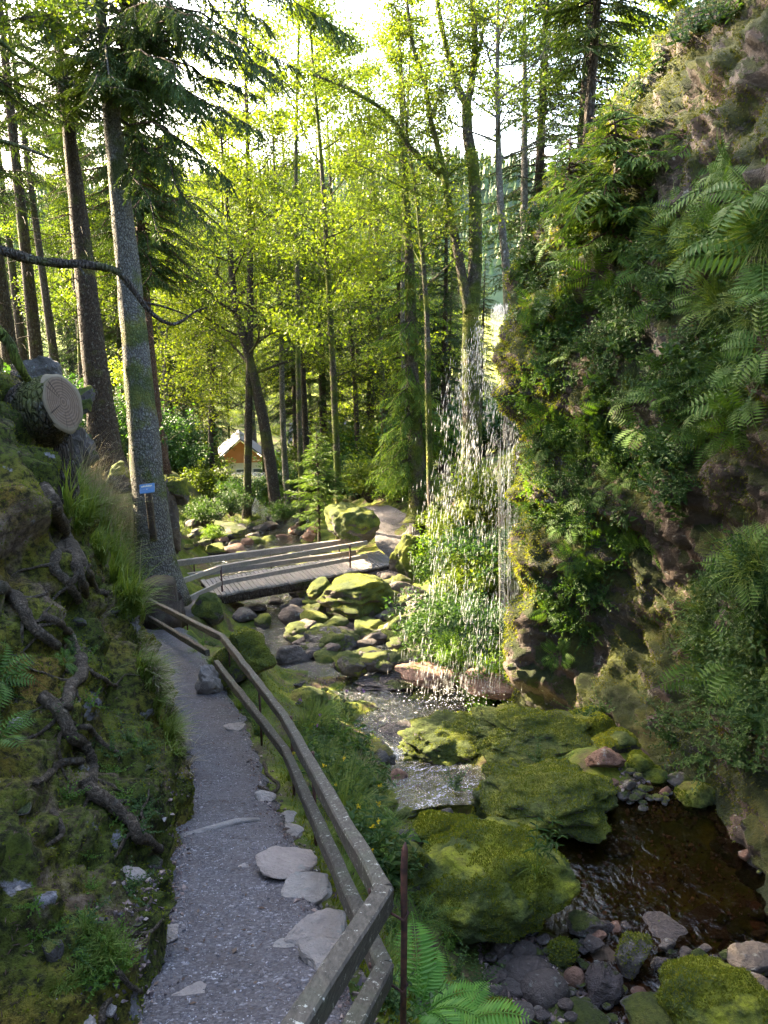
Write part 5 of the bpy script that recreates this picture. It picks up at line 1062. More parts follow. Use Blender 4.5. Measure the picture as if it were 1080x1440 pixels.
def root_on(pts, r0, r1, label, lift=.35, mat='root'):
    out = []
    dense = crspl([[float(a_), float(b_)] for a_, b_ in pts], 5); r0 *= .78; r1 *= .78
    for (px, py) in dense:
        h = ray_hit(px, py, [BV_B, BV_PATH, BV_G])
        if h[0] is None: continue
        out.append(h[0]+h[1]*(r0*(lift+.25)))
    if len(out) < 2: return
    for _ in range(2): out = [out[0]]+[(out[i-1]+out[i]*2+out[i+1])/4 for i in range(1, len(out)-1)]+[out[-1]]
    q = bez(out, 2); q2 = []
    for i, v in enumerate(q):
        q2.append(v+Vector((noise.noise(v*4), noise.noise(v*4+Vector((9, 0, 0))), noise.noise(v*4+Vector((0, 9, 0)))))*.03)
    m = MB(); m.tube(q2, [r*random.uniform(.88, 1.12) for r in np.linspace(r0, r1, len(q2))], 10, wob=.1)
    if r0 > .028:
        for s_ in range(5):
            i0 = random.randrange(1, len(q2)-2); v = q2[i0].copy(); fw = (q2[i0+1]-q2[i0-1]).normalized(); nn = BV_B.find_nearest(v)[1]; sd = fw.cross(nn)*random.choice((-1, 1)); dd = (fw*random.uniform(.2, .9)+sd).normalized(); pts_ = [v]; rr_ = r0*random.uniform(.2, .4)
            for k_ in range(9):
                dd = (dd+Vector([random.uniform(-.4, .4) for _ in range(3)])).normalized(); v = v+dd*random.uniform(.03, .07); hn = BV_B.find_nearest(v); v = hn[0]+hn[1]*(rr_*.4 if k_ < 8 else -rr_); pts_.append(v)
            m.tube(pts_, list(np.linspace(rr_, rr_*.25, len(pts_))), 6, wob=.15)
    if 1: tag(m.build('tree_root', M[mat], loc=out[0], off=out[0]), label, 'root')
ROOTS = [([(88,762),(72,800),(100,830),(112,850)],.05,.035,'mossy root curling down beside the straight thick root'),
 ([(60,690),(85,745),(105,800),(118,838)],.075,.05,'thick straight mossy root running down to the dry grass'),
 ([(100,762),(118,800),(135,830),(150,838)],.05,.03,'root fork ending under the tall grass'),
 ([(0,830),(30,855),(50,885),(75,905)],.06,.04,'mossy root entering from the left edge'),
 ([(65,872),(90,885),(105,905),(112,930),(125,945),(150,960),(165,968)],.04,.014,'slender root snaking down the upper bank'),
 ([(112,928),(115,945),(100,975),(92,998)],.06,.045,'short thick root knee with moss'),
 ([(60,985),(85,1005),(95,1035),(110,1050),(130,1070),(128,1100)],.055,.04,'long grey root with a yellow moss cuff'),
 ([(120,1100),(132,1120),(160,1140),(180,1160),(190,1185),(222,1192)],.06,.035,'smooth dark root sweeping down to the log step'),
 ([(112,1075),(90,1080),(65,1092),(50,1110)],.032,.02,'bare grey root branching left from the long one'),
 ([(110,1020),(150,1050),(170,1058)],.025,.012,'thin root in the brown needle litter'),
 ([(75,1140),(85,1165),(60,1185)],.022,.012,'thin root loop in the dark hollow of the bank'),
 ([(150,1285),(170,1282),(200,1275),(212,1262)],.02,.01,'bare thin root lying at the toe of the bank, upper one'),
 ([(178,1310),(205,1308),(228,1290)],.018,.01,'bare thin root lying at the toe of the bank, lower one'),
 ([(142,1435),(142,1412),(152,1402)],.018,.014,'pale root loop at the bottom left'),
 ([(155,1360),(175,1382),(195,1398)],.018,.01,'forked bare root among grass at the bottom left'),
 ([(372,1075),(376,1090),(395,1105),(380,1115),(366,1108)],.025,.02,'curled root at the right path edge'),
 ([(255,1055),(262,1060),(275,1065)],.015,.01,'dark root stub at the left path edge')]
for r_ in ROOTS: root_on(*r_)
# ------------------------------------------------------------------ house
hb = P(340, 676, 62); hs = thing('house', 'house with orange gable and white ground floor at the far end of the stream', 'house', hb, rot=(0, 0, R(12)), scale=.54)
def bx(name, c_, s_, mat, par=hs):
    m = MB(); box(m, c_, *s_); return m.build(name, mat, par, smooth=False)
bx('wall', (0, 0, 1.2), (7.5, 6, 4.4), M['wall'])
m = MB(); m.add([(-3.75,-3.05,3.4),(3.75,-3.05,3.4),(0,-3.05,6.6),(-3.75,-2.95,3.4),(3.75,-2.95,3.4),(0,-2.95,6.6)], [(0,1,2),(5,4,3)]); m.add([(-3.75,-3.05,3.4),(0,-3.05,6.6),(0,-2.95,6.6),(-3.75,-2.95,3.4),(3.75,-3.05,3.4),(3.75,-2.95,3.4)], [(0,1,2,3),(1,4,5,2)]); m.build('gable', M['tile'], hs, smooth=False)
rf = thing('roof_group', '', '') ; bpy.data.objects.remove(rf)
m = MB()
for s_ in (-1, 1):
    a = Vector((0, 0, 6.9)); b = Vector((s_*4.7, 0, 2.95)); n_ = Vector((0, 0, .22)); V = []
    for y in (-3.9, 3.6):
        for p_ in (a, b, b+n_, a+n_): V.append((p_.x, y, p_.z))
    m.add(V, [(0,1,2,3),(7,6,5,4),(0,4,5,1),(1,5,6,2),(2,6,7,3),(3,7,4,0)])
m.build('roof', M['slate'], hs, smooth=False)
for x in (-2.4, -.1, 2.3):
    f_ = bx('window', (x, -3.04, 1.9), (1.5, .12, 1.3), M['frame']); bx('pane', (x, -3.12, 1.9), (1.25, .04, 1.05), M['glass'], f_)
for x in (-11, 12):
    hb2 = P(342+x*9, 655, 72); h2 = thing('house', 'pale house partly hidden by trees, '+('left' if x < 0 else 'right')+' of the orange gable', 'house', hb2, scale=.6)
    bx('wall', (0, 0, 1.5), (8, 7, 6), M['wall'], h2); m = MB(); m.add([(-4.4,-3.9,4.3),(4.4,-3.9,4.3),(4.4,3.9,4.3),(-4.4,3.9,4.3),(-4.4,0,7),(4.4,0,7)], [(0,1,5,4),(2,3,4,5),(3,2,1,0)]); m.add([(-4.4,-3.9,4.3),(-4.4,3.9,4.3),(-4.4,0,7),(4.4,-3.9,4.3),(4.4,3.9,4.3),(4.4,0,7)], [(1,0,2),(3,4,5)]); m.build('roof', M['slate'], h2, smooth=False)
    for wx in (-2.5, 0, 2.5): bx('window', (wx, -3.52, 2.2), (1.1, .1, 1.2), M['glass'], h2)
# ------------------------------------------------------------------ ferns, herbs, grass
def gen_fern(name, seed, nf, L, pairs=18, fine=False, mat='fern', width=.2, rise=.9, pw=.25):
    rs = random.Random(seed); root = thing(name, 'fern', 'fern'); 
    for f in range(nf):
        NP, ND, NL, NN = [], [], [], []; m = MB()
        az_ = 6.283*f/nf+rs.uniform(-.35, .35); Lf = L*rs.uniform(.65, 1.1); hd = Vector((math.cos(az_), math.sin(az_), 0)); k_ = 12; pts = []; ri = rise*rs.uniform(.7, 1.2)
        for i in range(k_+1):
            t_ = i/k_; pts.append(hd*(Lf*(t_*.85))+Vector((0, 0, Lf*(ri*t_-ri*.85*t_*t_))))
        m.tube(pts, [.0045*(1-.8*i/k_) for i in range(k_+1)], 4, cap=False)
        for j in range(pairs):
            t_ = .14+.86*(j/pairs); q = t_*k_; ii = min(k_-1, int(q)); p = pts[ii].lerp(pts[ii+1], q-ii); fw = (pts[ii+1]-pts[ii]).normalized(); side = fw.cross(Vector((0, 0, 1))).normalized(); nrm = side.cross(fw)
            w_ = Lf*width*math.sin(min(1, t_*1.15+.12)*math.pi)**.7*(1 if t_ < .9 else .7)+.004
            for sg_ in (-1, 1):
                pd_ = (side*sg_+fw*.35+nrm*-.12).normalized()
                if not fine: NP.append(p); ND.append(pd_); NL.append((w_, w_*pw)); NN.append(nrm)
                else:
                    nu = max(3, int(w_/.011))
                    for u in range(nu):
                        tu = u/nu; a = p+pd_*(w_*tu)-nrm*(w_*.12*tu*tu); pl_ = .0078*(1-tu)+.0028
                        for s2 in (-1, 1): NP.append(a); ND.append((pd_*.5+pd_.cross(nrm)*s2).normalized()); NL.append((pl_, pl_*.62)); NN.append(nrm)
        NP = np.array([tuple(v) for v in NP]); ND = np.array([tuple(v) for v in ND]); NN = np.array([tuple(v) for v in NN]); NL = np.array(NL)
        V, Fc = leafq(NP, ND, norm(NN+rv(len(NN), .05)), NL[:, 0], NL[:, 1], .08, .35); m.add(V, Fc); m.build('frond', M[mat], root, smooth=False)
    return root
def gen_herb(name, seed, ns, Hh, ll, mat='herb', lw=.42, opp=True, spread=.5, flower=None, cat='plant', step=.05):
    rs = random.Random(seed); root = thing(name, 'plant', cat); m = MB(); NP, ND, NL = [], [], []; FP = []
    for s_ in range(ns):
        az_ = rs.uniform(0, 6.28); h_ = Hh*rs.uniform(.55, 1.1); b = Vector((math.cos(az_), math.sin(az_), 0))*rs.uniform(0, .06); tip = b+Vector((math.cos(az_)*h_*spread*rs.random(), math.sin(az_)*h_*spread*rs.random(), h_)); k_ = 5
        pts = [b.lerp(tip, i/k_)+Vector((math.cos(az_), math.sin(az_), 0))*(.1*h_*math.sin(i/k_*1.5)) for i in range(k_+1)]; m.tube(pts, [.004*(1-.7*i/k_) for i in range(k_+1)], 4, cap=False)
        z = .15; a0 = rs.uniform(0, 3.1)
        while z < 1:
            q = z*k_; ii = min(k_-1, int(q)); p = pts[ii].lerp(pts[ii+1], q-ii); a0 += 1.57 if opp else 2.4
            for o_ in ((0, math.pi) if opp else (0,)):
                NP.append(p); ND.append(Vector((math.cos(a0+o_), math.sin(a0+o_), rs.uniform(-.15, .5)))); NL.append(ll*rs.uniform(.7, 1.2)*(1.15-.6*z))
            z += step/h_
        FP.append(pts[-1])
    NP = np.array([tuple(v) for v in NP]); ND = np.array([tuple(v) for v in ND]); NL = np.array(NL)
    m.build('stems', M[mat], root); V, Fc = leaf6(NP, ND, norm(rv(len(NP), .25)+np.array([0, 0, 1])), NL, NL*lw); meshobj('leaves', V, Fc, M[mat], root, smooth=False)
    if flower:
        fp = np.array([tuple(v) for v in FP for _ in range(14)]); V, Fc = leafq(fp+rv(len(fp), .006), norm(rv(len(fp))+np.array([0, 0, .6])), norm(rv(len(fp))), np.full(len(fp), .022), np.full(len(fp), .01)); meshobj('flowers', V, Fc, M[flower], root, smooth=False)
    return root
def blade_arr(P0, az_, L, W, bend, k=4):
    """curved grass blades as strips"""
    m = len(P0); hd = np.stack([np.cos(az_), np.sin(az_), np.zeros(m)], 1); sd = np.stack([-np.sin(az_), np.cos(az_), np.zeros(m)], 1); rows = []
    for i in range(k+1):
        t_ = i/k; c = P0+hd*(L*bend*t_**1.7)[:, None]; c = c+np.array([0, 0, 1])*(L*(t_-bend*.55*t_**2.2))[:, None]; w_ = W*(1-t_)**.7*.5+.0004; rows.append(np.stack([c-sd*w_[:, None], c+sd*w_[:, None]], 1))
    V = np.stack(rows, 1).reshape(-1, 3); b = (np.arange(m)*(2*(k+1)))[:, None]; q = np.array([[2*i, 2*i+1, 2*i+3, 2*i+2] for i in range(k)]); return V, (b[:, :, None]+q[None]).reshape(-1, 4)
def gen_grass(name, seed, n_, L, W=.006, rad=.08, bend=.6, mat='grass', dry=0):
    root = thing(name, 'grass', 'grass'); r_ = rad*np.sqrt(RNG.random(n_)); a = RNG.uniform(0, 6.28, n_); P0 = np.stack([r_*np.cos(a), r_*np.sin(a), np.zeros(n_)-.01], 1)
    V, Fc = blade_arr(P0, a+RNG.normal(size=n_)*.6, L*RNG.uniform(.5, 1.15, n_), np.full(n_, W), bend*RNG.uniform(.4, 1.3, n_)); meshobj('blades', V, Fc, M[mat], root, smooth=False)
    return root
OFFB = []
FERN = [Proto(gen_fern('fern', i+1, 7, .55, 14, False, 'fern', .2, .75)) for i in range(3)]
HERB = [Proto(gen_herb('leafy_plant', 5, 6, .36, .1, 'herb', .5, step=.07)), Proto(gen_herb('leafy_plant', 6, 8, .3, .06, 'herb', .65, step=.05)), Proto(gen_herb('leafy_plant', 7, 6, .34, .12, 'herb', .55, False)), Proto(gen_herb('leafy_plant', 8, 7, .35, .085, 'herb_y', .55, step=.06))]
GRS = [Proto(gen_grass('grass_tuft', 1, 130, .38)), Proto(gen_grass('grass_tuft', 2, 90, .24, .005, .06, .8))]
IVY = [Proto(gen_herb('creeping_plant', 9, 14, .28, .045, 'herb', .85, True, 1.6, step=.035)), Proto(gen_herb('creeping_plant', 10, 12, .26, .045, 'herb_y', .85, True, 1.8, step=.035))]
def align(n_, up_=.45, spin=None):
    d_ = (n_+Vector((0, 0, up_))).normalized(); q = d_.to_track_quat('Z', 'Y'); return (q.to_matrix() @ Matrix.Rotation(random.uniform(0, 6.28) if spin is None else spin, 3, 'Z')).to_euler()
def put_px(pr, px, py, sc_, lb, gr=None, bvs=None, up_=.45):
    h = ray_hit(px, py, bvs or ALLB)
    if h[0] is None: return None
    return pr.put(h[0]-h[1]*.01, align(h[1], up_), sc_*random.uniform(.85, 1.15), lb, gr)
def area_label(px, py):
    a = 'upper' if py < 420 else 'middle' if py < 700 else 'lower'
    b = 'lit left edge' if px < 780 else 'left half' if px < 880 else 'centre' if px < 980 else 'right end'
    return f'{a} {b}'
rs = random.Random(21)
# hand placed ferns on the rock face
FC = [(765,470,1.0),(790,500,.9),(770,590,1.1),(800,610,1.0),(760,630,.9),(850,580,.9),(865,625,1.1),(820,650,1.0),(890,560,.8),(930,560,1.3),(960,590,1.3),(905,600,1.1),(1000,570,1.2),(1040,590,1.2),(1060,560,1.3),(870,680,.9),(830,700,1.0),(800,740,.9),(900,750,.9),(915,770,1.1),(850,755,.9),(800,790,.8),(770,860,.8),(785,920,.8),(830,790,.8),(1050,800,1.3),(1075,780,1.3),(1060,850,1.2),(1000,940,1.3),(1030,960,1.3),(1060,930,1.4),(1020,905,1.2),(1065,970,1.2),(1000,350,1.3),(960,300,1.1),(1040,330,1.5),(1060,270,1.5),(1000,260,1.2),(1075,360,1.4),(770,340,1.0),(800,370,1.1),(840,385,1.1),(870,400,1.1),(900,380,1.0),(780,420,1.0),(740,380,.9),(750,430,.8),(930,430,1.0),(845,430,.9),(735,330,.8)]
for i, (px, py, s_) in enumerate(FC):
    put_px(FERN[i % 3], px, py, s_*1.1, f'fern drooping from the {area_label(px, py)} of the rock face', 'ferns on the rock face: '+area_label(px, py), [BV_C], .25)
CLP = [(735,420),(745,300),(840,230),(900,300),(960,330),(1080,300),(1080,560),(1010,600),(960,700),(900,760),(860,860),(790,830),(770,700),(745,600),(735,520)]
CLP2 = [(980,840),(1080,760),(1080,1010),(990,980)]; CLP3 = [(745,600),(770,640),(800,760),(860,860),(850,900),(800,900),(760,800),(738,760)]
def scat(polys_, m, prs, smin, smax, fmt, gfmt, bvs, up_=.4, fixed=None):
    k_ = 0; tries = 0
    while k_ < m and tries < m*40:
        tries += 1; pl = rs.choice(polys_); xs = [p[0] for p in pl]; ys = [p[1] for p in pl]; px, py = rs.uniform(min(xs), max(xs)), rs.uniform(min(ys), max(ys))
        if not inpoly(px, py, pl): continue
        if noise.noise(Vector((px*.016, py*.016, 3))) < -.18 and fixed is None: continue
        k_ += 1; al = area_label(px, py); put_px(rs.choice(prs), px, py, rs.uniform(smin, smax), fmt.format(al), gfmt.format(al), bvs, up_)
scat([CLP, CLP, CLP2], 210, HERB[:3], .6, 1.15, 'green leafy plant rooted in the {} of the rock face', 'leafy plants on the rock face: {}', [BV_C], .3)
scat([CLP, CLP2, CLP3], 150, IVY[:1], .7, 1.3, 'small-leaved creeper on the {} of the rock face', 'creepers on the rock face: {}', [BV_C], .1)
scat([[(735,480),(775,480),(780,620),(745,640)],[(740,640),(770,640),(790,760),(740,790)],[(800,590),(850,590),(860,650),(800,650)]], 34, [HERB[3], IVY[1]], .5, .9, 'bright yellow-green plant on the {} of the rock face', 'bright plants on the rock face: {}', [BV_C], .2, 1)
scat([CLP, CLP2, [(940,330),(1080,280),(1080,480),(1000,480)]], 46, GRS, .8, 1.4, 'grass tuft hanging from the {} of the rock face', 'grass tufts on the rock face: {}', [BV_C], .05)
scat([[(1000,250),(1080,200),(1080,640),(980,620)]], 26, FERN, .8, 1.15, 'big fern overhanging the {} of the rock face', 'big ferns on the rock face: {}', [BV_C], .2, 1)
for (px, py) in [(960,60),(985,45),(1010,35),(1040,20),(930,100),(900,140),(870,170)]: put_px(HERB[1], px, py, 1.3, 'bilberry bush on the crest of the rock face', 'bilberry bushes on the rock face crest', [BV_C], 1)
# plants at the pool side under the face
for (px, py) in [(940,1010),(965,1025),(950,1045),(990,1060),(1035,1050),(1045,1075),(1065,1010)]: put_px(IVY[0], px, py, 1.2, 'small leafy shoots over the pool at the foot of the rock face', 'shoots at the foot of the rock face', [BV_C, BV_G], .5)
for (x, y, s_) in [(-8.5,8.3,2.3),(-9.6,9.4,2.5),(-8.2,6.9,2.2),(-10.5,8.2,2.6),(-9.2,10.6,2.4)]: OFFB.append((x, y, s_))
# hero fern by the iron rod
def hero(px, py, d_, proto_o, lb, sc_=1, rot=0):
    q = P(px, py, d_); proto_o.location = (q.x, q.y, q.z); proto_o.rotation_euler = (0, 0, rot); proto_o.scale = (sc_,)*3; proto_o['label'] = lb; return proto_o
hf = gen_fern('fern', 31, 9, .74, 25, False, 'fern_hero', .2, 1.25, .19); hero(590, 1432, 4.1, hf, 'large fresh green fern beside the iron rod below the railing', 1.0, .4)
hf = gen_fern('fern', 32, 8, .6, 22, False, 'fern_hero', .2, .85, .21); hero(640, 1445, 4.2, hf, 'lower fern spreading right of the large fresh fern', 1.0, 1.1)
hf = gen_fern('fern', 33, 7, .5, 16, True, 'fern', .22, .8); hero(590, 1300, 5.4, hf, 'feathery darker fern above the large fresh fern', 1.0, 2)
for i, (px, py, s_, lb) in enumerate([(375,930,.7,'small bright fern on the orange-mossed boulder'),(-8,955,.8,'long-leaved shoot at the left picture edge'),(-5,1040,.7,'fern tip reaching in low at the left edge'),(90,895,.32,'tiny fir-like sprig on the mossy roots'),(92,930,.35,'tiny fern below the fir-like sprig'),(540,935,.6,'light green fern tuft right of the mid-stream boulders'),(440,1365-0,.01,'')]):
    if s_ > .05: put_px(FERN[i % 3], px, py, s_, lb, None, ALLB+[], .6)
# --- vegetation strip between railing and stream
STR = [(420,1010),(490,1000),(520,1080),(540,1180),(560,1270),(530,1260),(470,1140),(410,1040)]
def put_ground(prs, pl, m, smin, smax, lb, gr, bvs=None, up_=1.5):
    k_ = 0; xs = [p[0] for p in pl]; ys = [p[1] for p in pl]
    while k_ < m:
        px, py = rs.uniform(min(xs), max(xs)), rs.uniform(min(ys), max(ys))
        if inpoly(px, py, pl): k_ += 1; put_px(rs.choice(prs), px, py, rs.uniform(smin, smax), lb, gr, bvs or [BV_G], up_)
put_ground(GRS, STR, 50, .9, 1.5, 'long grass tuft on the slope between railing and stream', 'grass tufts between railing and stream')
put_ground(HERB, STR, 40, .8, 1.4, 'leafy herb on the slope between railing and stream', 'herbs between railing and stream')
put_ground(GRS, [(370,1000),(420,1010),(480,1150),(540,1290),(500,1290),(420,1150)], 26, .5, .9, 'short grass tuft under the railing', 'grass tufts under the railing')
put_ground(GRS+IVY, [(255,895),(300,905),(300,945),(270,930)], 14, .5, .9, 'short green tuft behind the far lower rail', 'tufts behind the far lower rail')
put_ground(GRS+HERB[1:2], [(320,960),(360,960),(400,1020),(380,1050),(330,1000)], 16, .5, .9, 'small tuft between path and railing at the second bend', 'tufts at the second railing bend')
put_ground(IVY+HERB[1:2]+GRS, [(520,1290),(640,1300),(680,1400),(600,1440),(550,1440)], 24, .4, .7, 'leafy undergrowth around the big fern', 'undergrowth around the big fern')
gh = Proto(gen_herb('thistle', 41, 5, 1.25, .1, 'herb', .25, False, .3, 'petal', step=.1)); q = P(478, 1090, 8.0); gh.put((q.x, q.y, h1(q.x, q.y)), (0, 0, 0), 1.0, 'tall thistle with purple flower heads between railing and stream')
gh2 = Proto(gen_herb('ragwort', 42, 7, .6, .12, 'herb', .35, False, .4, 'petal_y', step=.06)); 
for (px, py, d_) in [(455,1100,7.2),(510,1190,6.2)]: q = P(px, py, d_); gh2.put((q.x, q.y, h1(q.x, q.y)), (0, 0, px), 1.0, 'leafy plant with yellow flowers, '+('upper one' if px < 480 else 'lower one beside the mossy boulder'))
gh3 = Proto(gen_herb('willowherb', 43, 3, .45, .13, 'herb', .2, False, .25, step=.025)); h = P(762, 1205, 6.6); gh3.put(h, (0, 0, 0), 1.0, 'upright narrow-leaved plant growing on the largest boulder'); gh3.put(ray_hit(8, 985, [BV_B])[0], (0, R(20), 1), .6, 'narrow-leaved shoot low at the left picture edge')
q = P(755, 1225, 6.5); GRS[1].put(q, (0, 0, 0), 1.0, 'grass tuft at the foot of the upright plant on the largest boulder')
for (px, py) in [(700,1140),(640,1110),(820,1005),(850,1000),(690,1120),(760,1075),(795,1090)]: 
    q = P(px, py, 9.3 if py > 1050 else 10.2); IVY[px % 2].put(q, (0, 0, px), .8, 'low green herb growing on the mossy rocks before the pool', 'herbs on the mossy rocks')
# --- tall grass on the bank, green with dry tops: uncountable
def grass_field(label, pl, m, L, W, bend, mat, bvs, az0=None, name='tall_grass', seed=1, jit=.8):
    p_, n_ = scatter_px(pl, m, seed, bvs); nz_ = np.array([noise.fractal(Vector(q)*2.2, .8, 2, 3) for q in p_]); kk = nz_ > -.12; p_, nz_ = p_[kk], nz_[kk]; L = L*np.clip(.6+nz_*1.6, .4, 1.3); k_ = len(p_); a = (RNG.uniform(0, 6.28, k_) if az0 is None else az0+RNG.normal(size=k_)*jit); V, Fc = blade_arr(p_-np.array([0, 0, .02]), a, L*RNG.uniform(.45, 1.15, k_), W*RNG.uniform(.5, 1.5, k_), bend*RNG.uniform(.3, 1.3, k_), 5)
    return tag(meshobj(name, V, Fc, M[mat], smooth=False), label, 'grass', kind='stuff')
TG = [(95,690),(150,700),(200,780),(215,860),(190,880),(150,800),(110,760),(92,720)]
grass_field('tall green grass overhanging the bank below the sawn trunk', TG, 5000, .55, .012, .8, 'grass', [BV_B, BV_G], -.3, seed=2)
grass_field('dry pale flowering grass on top of the bank beside the grey spruce', [(110,650),(180,700),(215,790),(222,860),(200,860),(160,760),(120,700)], 5200, .95, .0065, .75, 'dry', [BV_B, BV_G], -.3, name='dry_grass', seed=3, jit=.5)
grass_field('pale fine grass fringing the bank above the path', [(190,880),(215,930),(250,1000),(275,1060),(265,1090),(235,1010),(205,950),(180,890)], 1800, .2, .008, .9, 'dry', [BV_B], -.2, name='dry_grass', seed=4, jit=.6)
grass_field('green grass fringe along the crest of the bank', [(150,790),(185,870),(240,1000),(262,1070),(240,1060),(200,960),(160,850)], 2400, .24, .01, .8, 'grass', [BV_B], -.2, seed=5, jit=.7)
grass_field('short grass at the foot of the bank near the camera', [(110,1290),(175,1330),(185,1350),(150,1400),(60,1440),(60,1400),(120,1360)], 2600, .1, .004, .7, 'grass', [BV_B, BV_G], seed=6)
grass_field('wispy dry grass stalks near the white foam', [(500,1060),(540,1100),(520,1130),(495,1090)], 500, .4, .003, .7, 'dry', [BV_G], name='dry_grass', seed=7)
grass_field('low grass along both stream banks beyond the bridge', [(230,700),(330,700),(420,740),(300,740),(240,760)], 5000, .3, .01, .7, 'grass', [BV_G], seed=8)
grass_field('grass on the slope right of the bridge', [(520,720),(620,720),(700,830),(700,900),(620,870),(590,780)], 6000, .3, .007, .7, 'grass', [BV_G], seed=9)
# moss fronds and needle litter on the bank
p_, n_ = sample_mesh(BVv, BF, 330000, -.2, 8); kk = (p_[:, 1] < 13.5) & (p_[:, 0] > -4.6) & (p_[:, 1] > 1.6); p_, n_ = p_[kk], n_[kk]
nzv = np.array([noise.fractal(Vector(q)*1.6, .8, 2, 4) for q in p_]); mk = nzv > -.02; pm, nm = p_[mk], n_[mk]; L = RNG.uniform(.01, .026, len(pm))*(.8+pm[:, 1]*.06); V, Fc = blades(pm, nm, L, L*.4)
tag(meshobj('moss', V, Fc, M['mossblade'], smooth=False), 'cushions of green and olive moss covering the bank', 'moss', kind='stuff')
pl_, nl_ = p_[~mk][:26000], n_[~mk][:26000]; L = RNG.uniform(.012, .04, len(pl_)); V, Fc = leafq(pl_+nl_*.006, norm(np.cross(nl_, rv(len(pl_)))+nl_*.25), nl_, L, L*.14); tag(meshobj('needle_litter', V, Fc, M['litter'], smooth=False), 'brown spruce needles and twig bits lying on the bank', 'litter', kind='stuff')
lp, ln = sample_mesh(PV, PF, 2600, -2, 15); kk = lp[:, 1] < 12; lp, ln = lp[kk], np.abs(ln[kk]); L = RNG.uniform(.01, .05, len(lp)); V, Fc = leafq(lp+np.array([0, 0, .004]), norm(rv(len(lp))*np.array([1, 1, .08])), ln, L, L*RNG.choice([.12, .5], len(lp), p=[.8, .2])); tag(meshobj('needle_litter', V, Fc, M['litter'], smooth=False), 'scattered brown needles and leaf bits on the gravel path', 'litter', kind='stuff')
# small clover-like shoots on the bank
put_ground(IVY, [(100,900),(180,960),(240,1060),(230,1160),(150,1180),(60,1100),(80,980)], 26, .25, .45, 'small bright shoot on the mossy bank', 'shoots on the mossy bank', [BV_B], 1)
put_ground(IVY, [(20,1200),(150,1200),(220,1300),(180,1380),(60,1400),(20,1300)], 16, .2, .4, 'tiny clover-like shoot low on the bank', 'clover-like shoots low on the bank', [BV_B], 1)
# moss fronds on the cliff and on the ground near the stream
p_, n_ = sample_mesh(CV, CF, 420000, -.9, 12); vis = (p_[:, 1] > 6.5) & (p_[:, 1] < 14) & (p_[:, 2] > -6.6) & (p_[:, 0] < 6.5); p_, n_ = p_[vis], n_[vis]
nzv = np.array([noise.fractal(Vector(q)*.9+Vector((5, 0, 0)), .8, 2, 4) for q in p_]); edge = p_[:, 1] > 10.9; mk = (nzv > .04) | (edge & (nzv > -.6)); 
for sel_, mm_, lb_ in ((edge & mk, 'mossblade', 'moss on the rock face edge, its golden green tone painting in sunlight'), (mk & ~edge, 'mossdark', '')):  # brighter moss colour along the edge paints in its strip of sunlight
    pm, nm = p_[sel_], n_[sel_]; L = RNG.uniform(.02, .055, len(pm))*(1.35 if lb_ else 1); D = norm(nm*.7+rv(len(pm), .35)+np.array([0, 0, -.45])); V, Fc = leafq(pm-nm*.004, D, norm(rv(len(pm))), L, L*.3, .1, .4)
    if lb_: tag(meshobj('sun_toned_moss', V, Fc, M[mm_], smooth=False), lb_, 'moss', kind='stuff')
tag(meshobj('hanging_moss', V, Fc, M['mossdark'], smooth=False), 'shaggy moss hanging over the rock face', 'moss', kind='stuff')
gp, gn = scatter_px([(230,700),(620,700),(720,800),(720,980),(560,1290),(700,1440),(540,1440),(430,1180),(330,960),(250,840)], 36000, 33, [BV_G]); L = RNG.uniform(.015, .04, len(gp)); V, Fc = blades(gp, gn, L, L*.4); tag(meshobj('moss', V, Fc, M['mossblade'], smooth=False), 'moss and small leaves covering the soil beside the stream', 'moss', kind='stuff')
# ------------------------------------------------------------------ shrubs
def gen_shrub(name, seed, nl, rad, ht, ls, mat):
    rs_ = random.Random(seed); root = thing(name, 'shrub', 'shrub'); m = MB(); C_, D_ = [], []
    for i in range(26):
        az_ = rs_.uniform(0, 6.28); rr = rad*rs_.uniform(.2, 1); h_ = ht*rs_.uniform(.4, 1)*(1-.35*rr/rad); e = Vector((math.cos(az_)*rr, math.sin(az_)*rr, h_)); a = Vector((e.x*.08, e.y*.08, -.1)); mid = a.lerp(e, .5)+Vector((0, 0, .15*ht)); pts = bez([a, mid, e], 4); m.tube(pts, list(np.linspace(.012, .003, len(pts))), 4, cap=False)
        for j in range(3, len(pts)):
            for _ in range(3):
                o_ = Vector((rs_.uniform(-1, 1), rs_.uniform(-1, 1), rs_.uniform(-.5, .7)))*rad*.22; C_.append(tuple(pts[j]+o_)); D_.append(tuple((o_+Vector((math.cos(az_), math.sin(az_), .2))*.3).normalized()))
    m.build('stems', M['bark_dark'], root); C_ = np.array(C_); D_ = np.array(D_); i = RNG.integers(0, len(C_), nl); L = ls*RNG.uniform(.6, 1.3, nl); V, Fc = leafq(C_[i]+rv(nl, .06*rad), norm(D_[i]+rv(nl, .6)), norm(rv(nl, .4)+np.array([0, 0, 1])), L, L*.65); meshobj('foliage', V, Fc, M[mat], root, smooth=False); return root
SH = [Proto(gen_shrub('shrub', 1, 4200, .9, 1.1, .075, 'herb')), Proto(gen_shrub('shrub', 2, 4200, .9, 1.0, .07, 'herb_y')), Proto(gen_shrub('shrub', 3, 5000, 1.1, 1.6, .09, 'leaf')), Proto(gen_shrub('shrub', 4, 4600, 1.1, 1.4, .08, 'leaf_d'))]
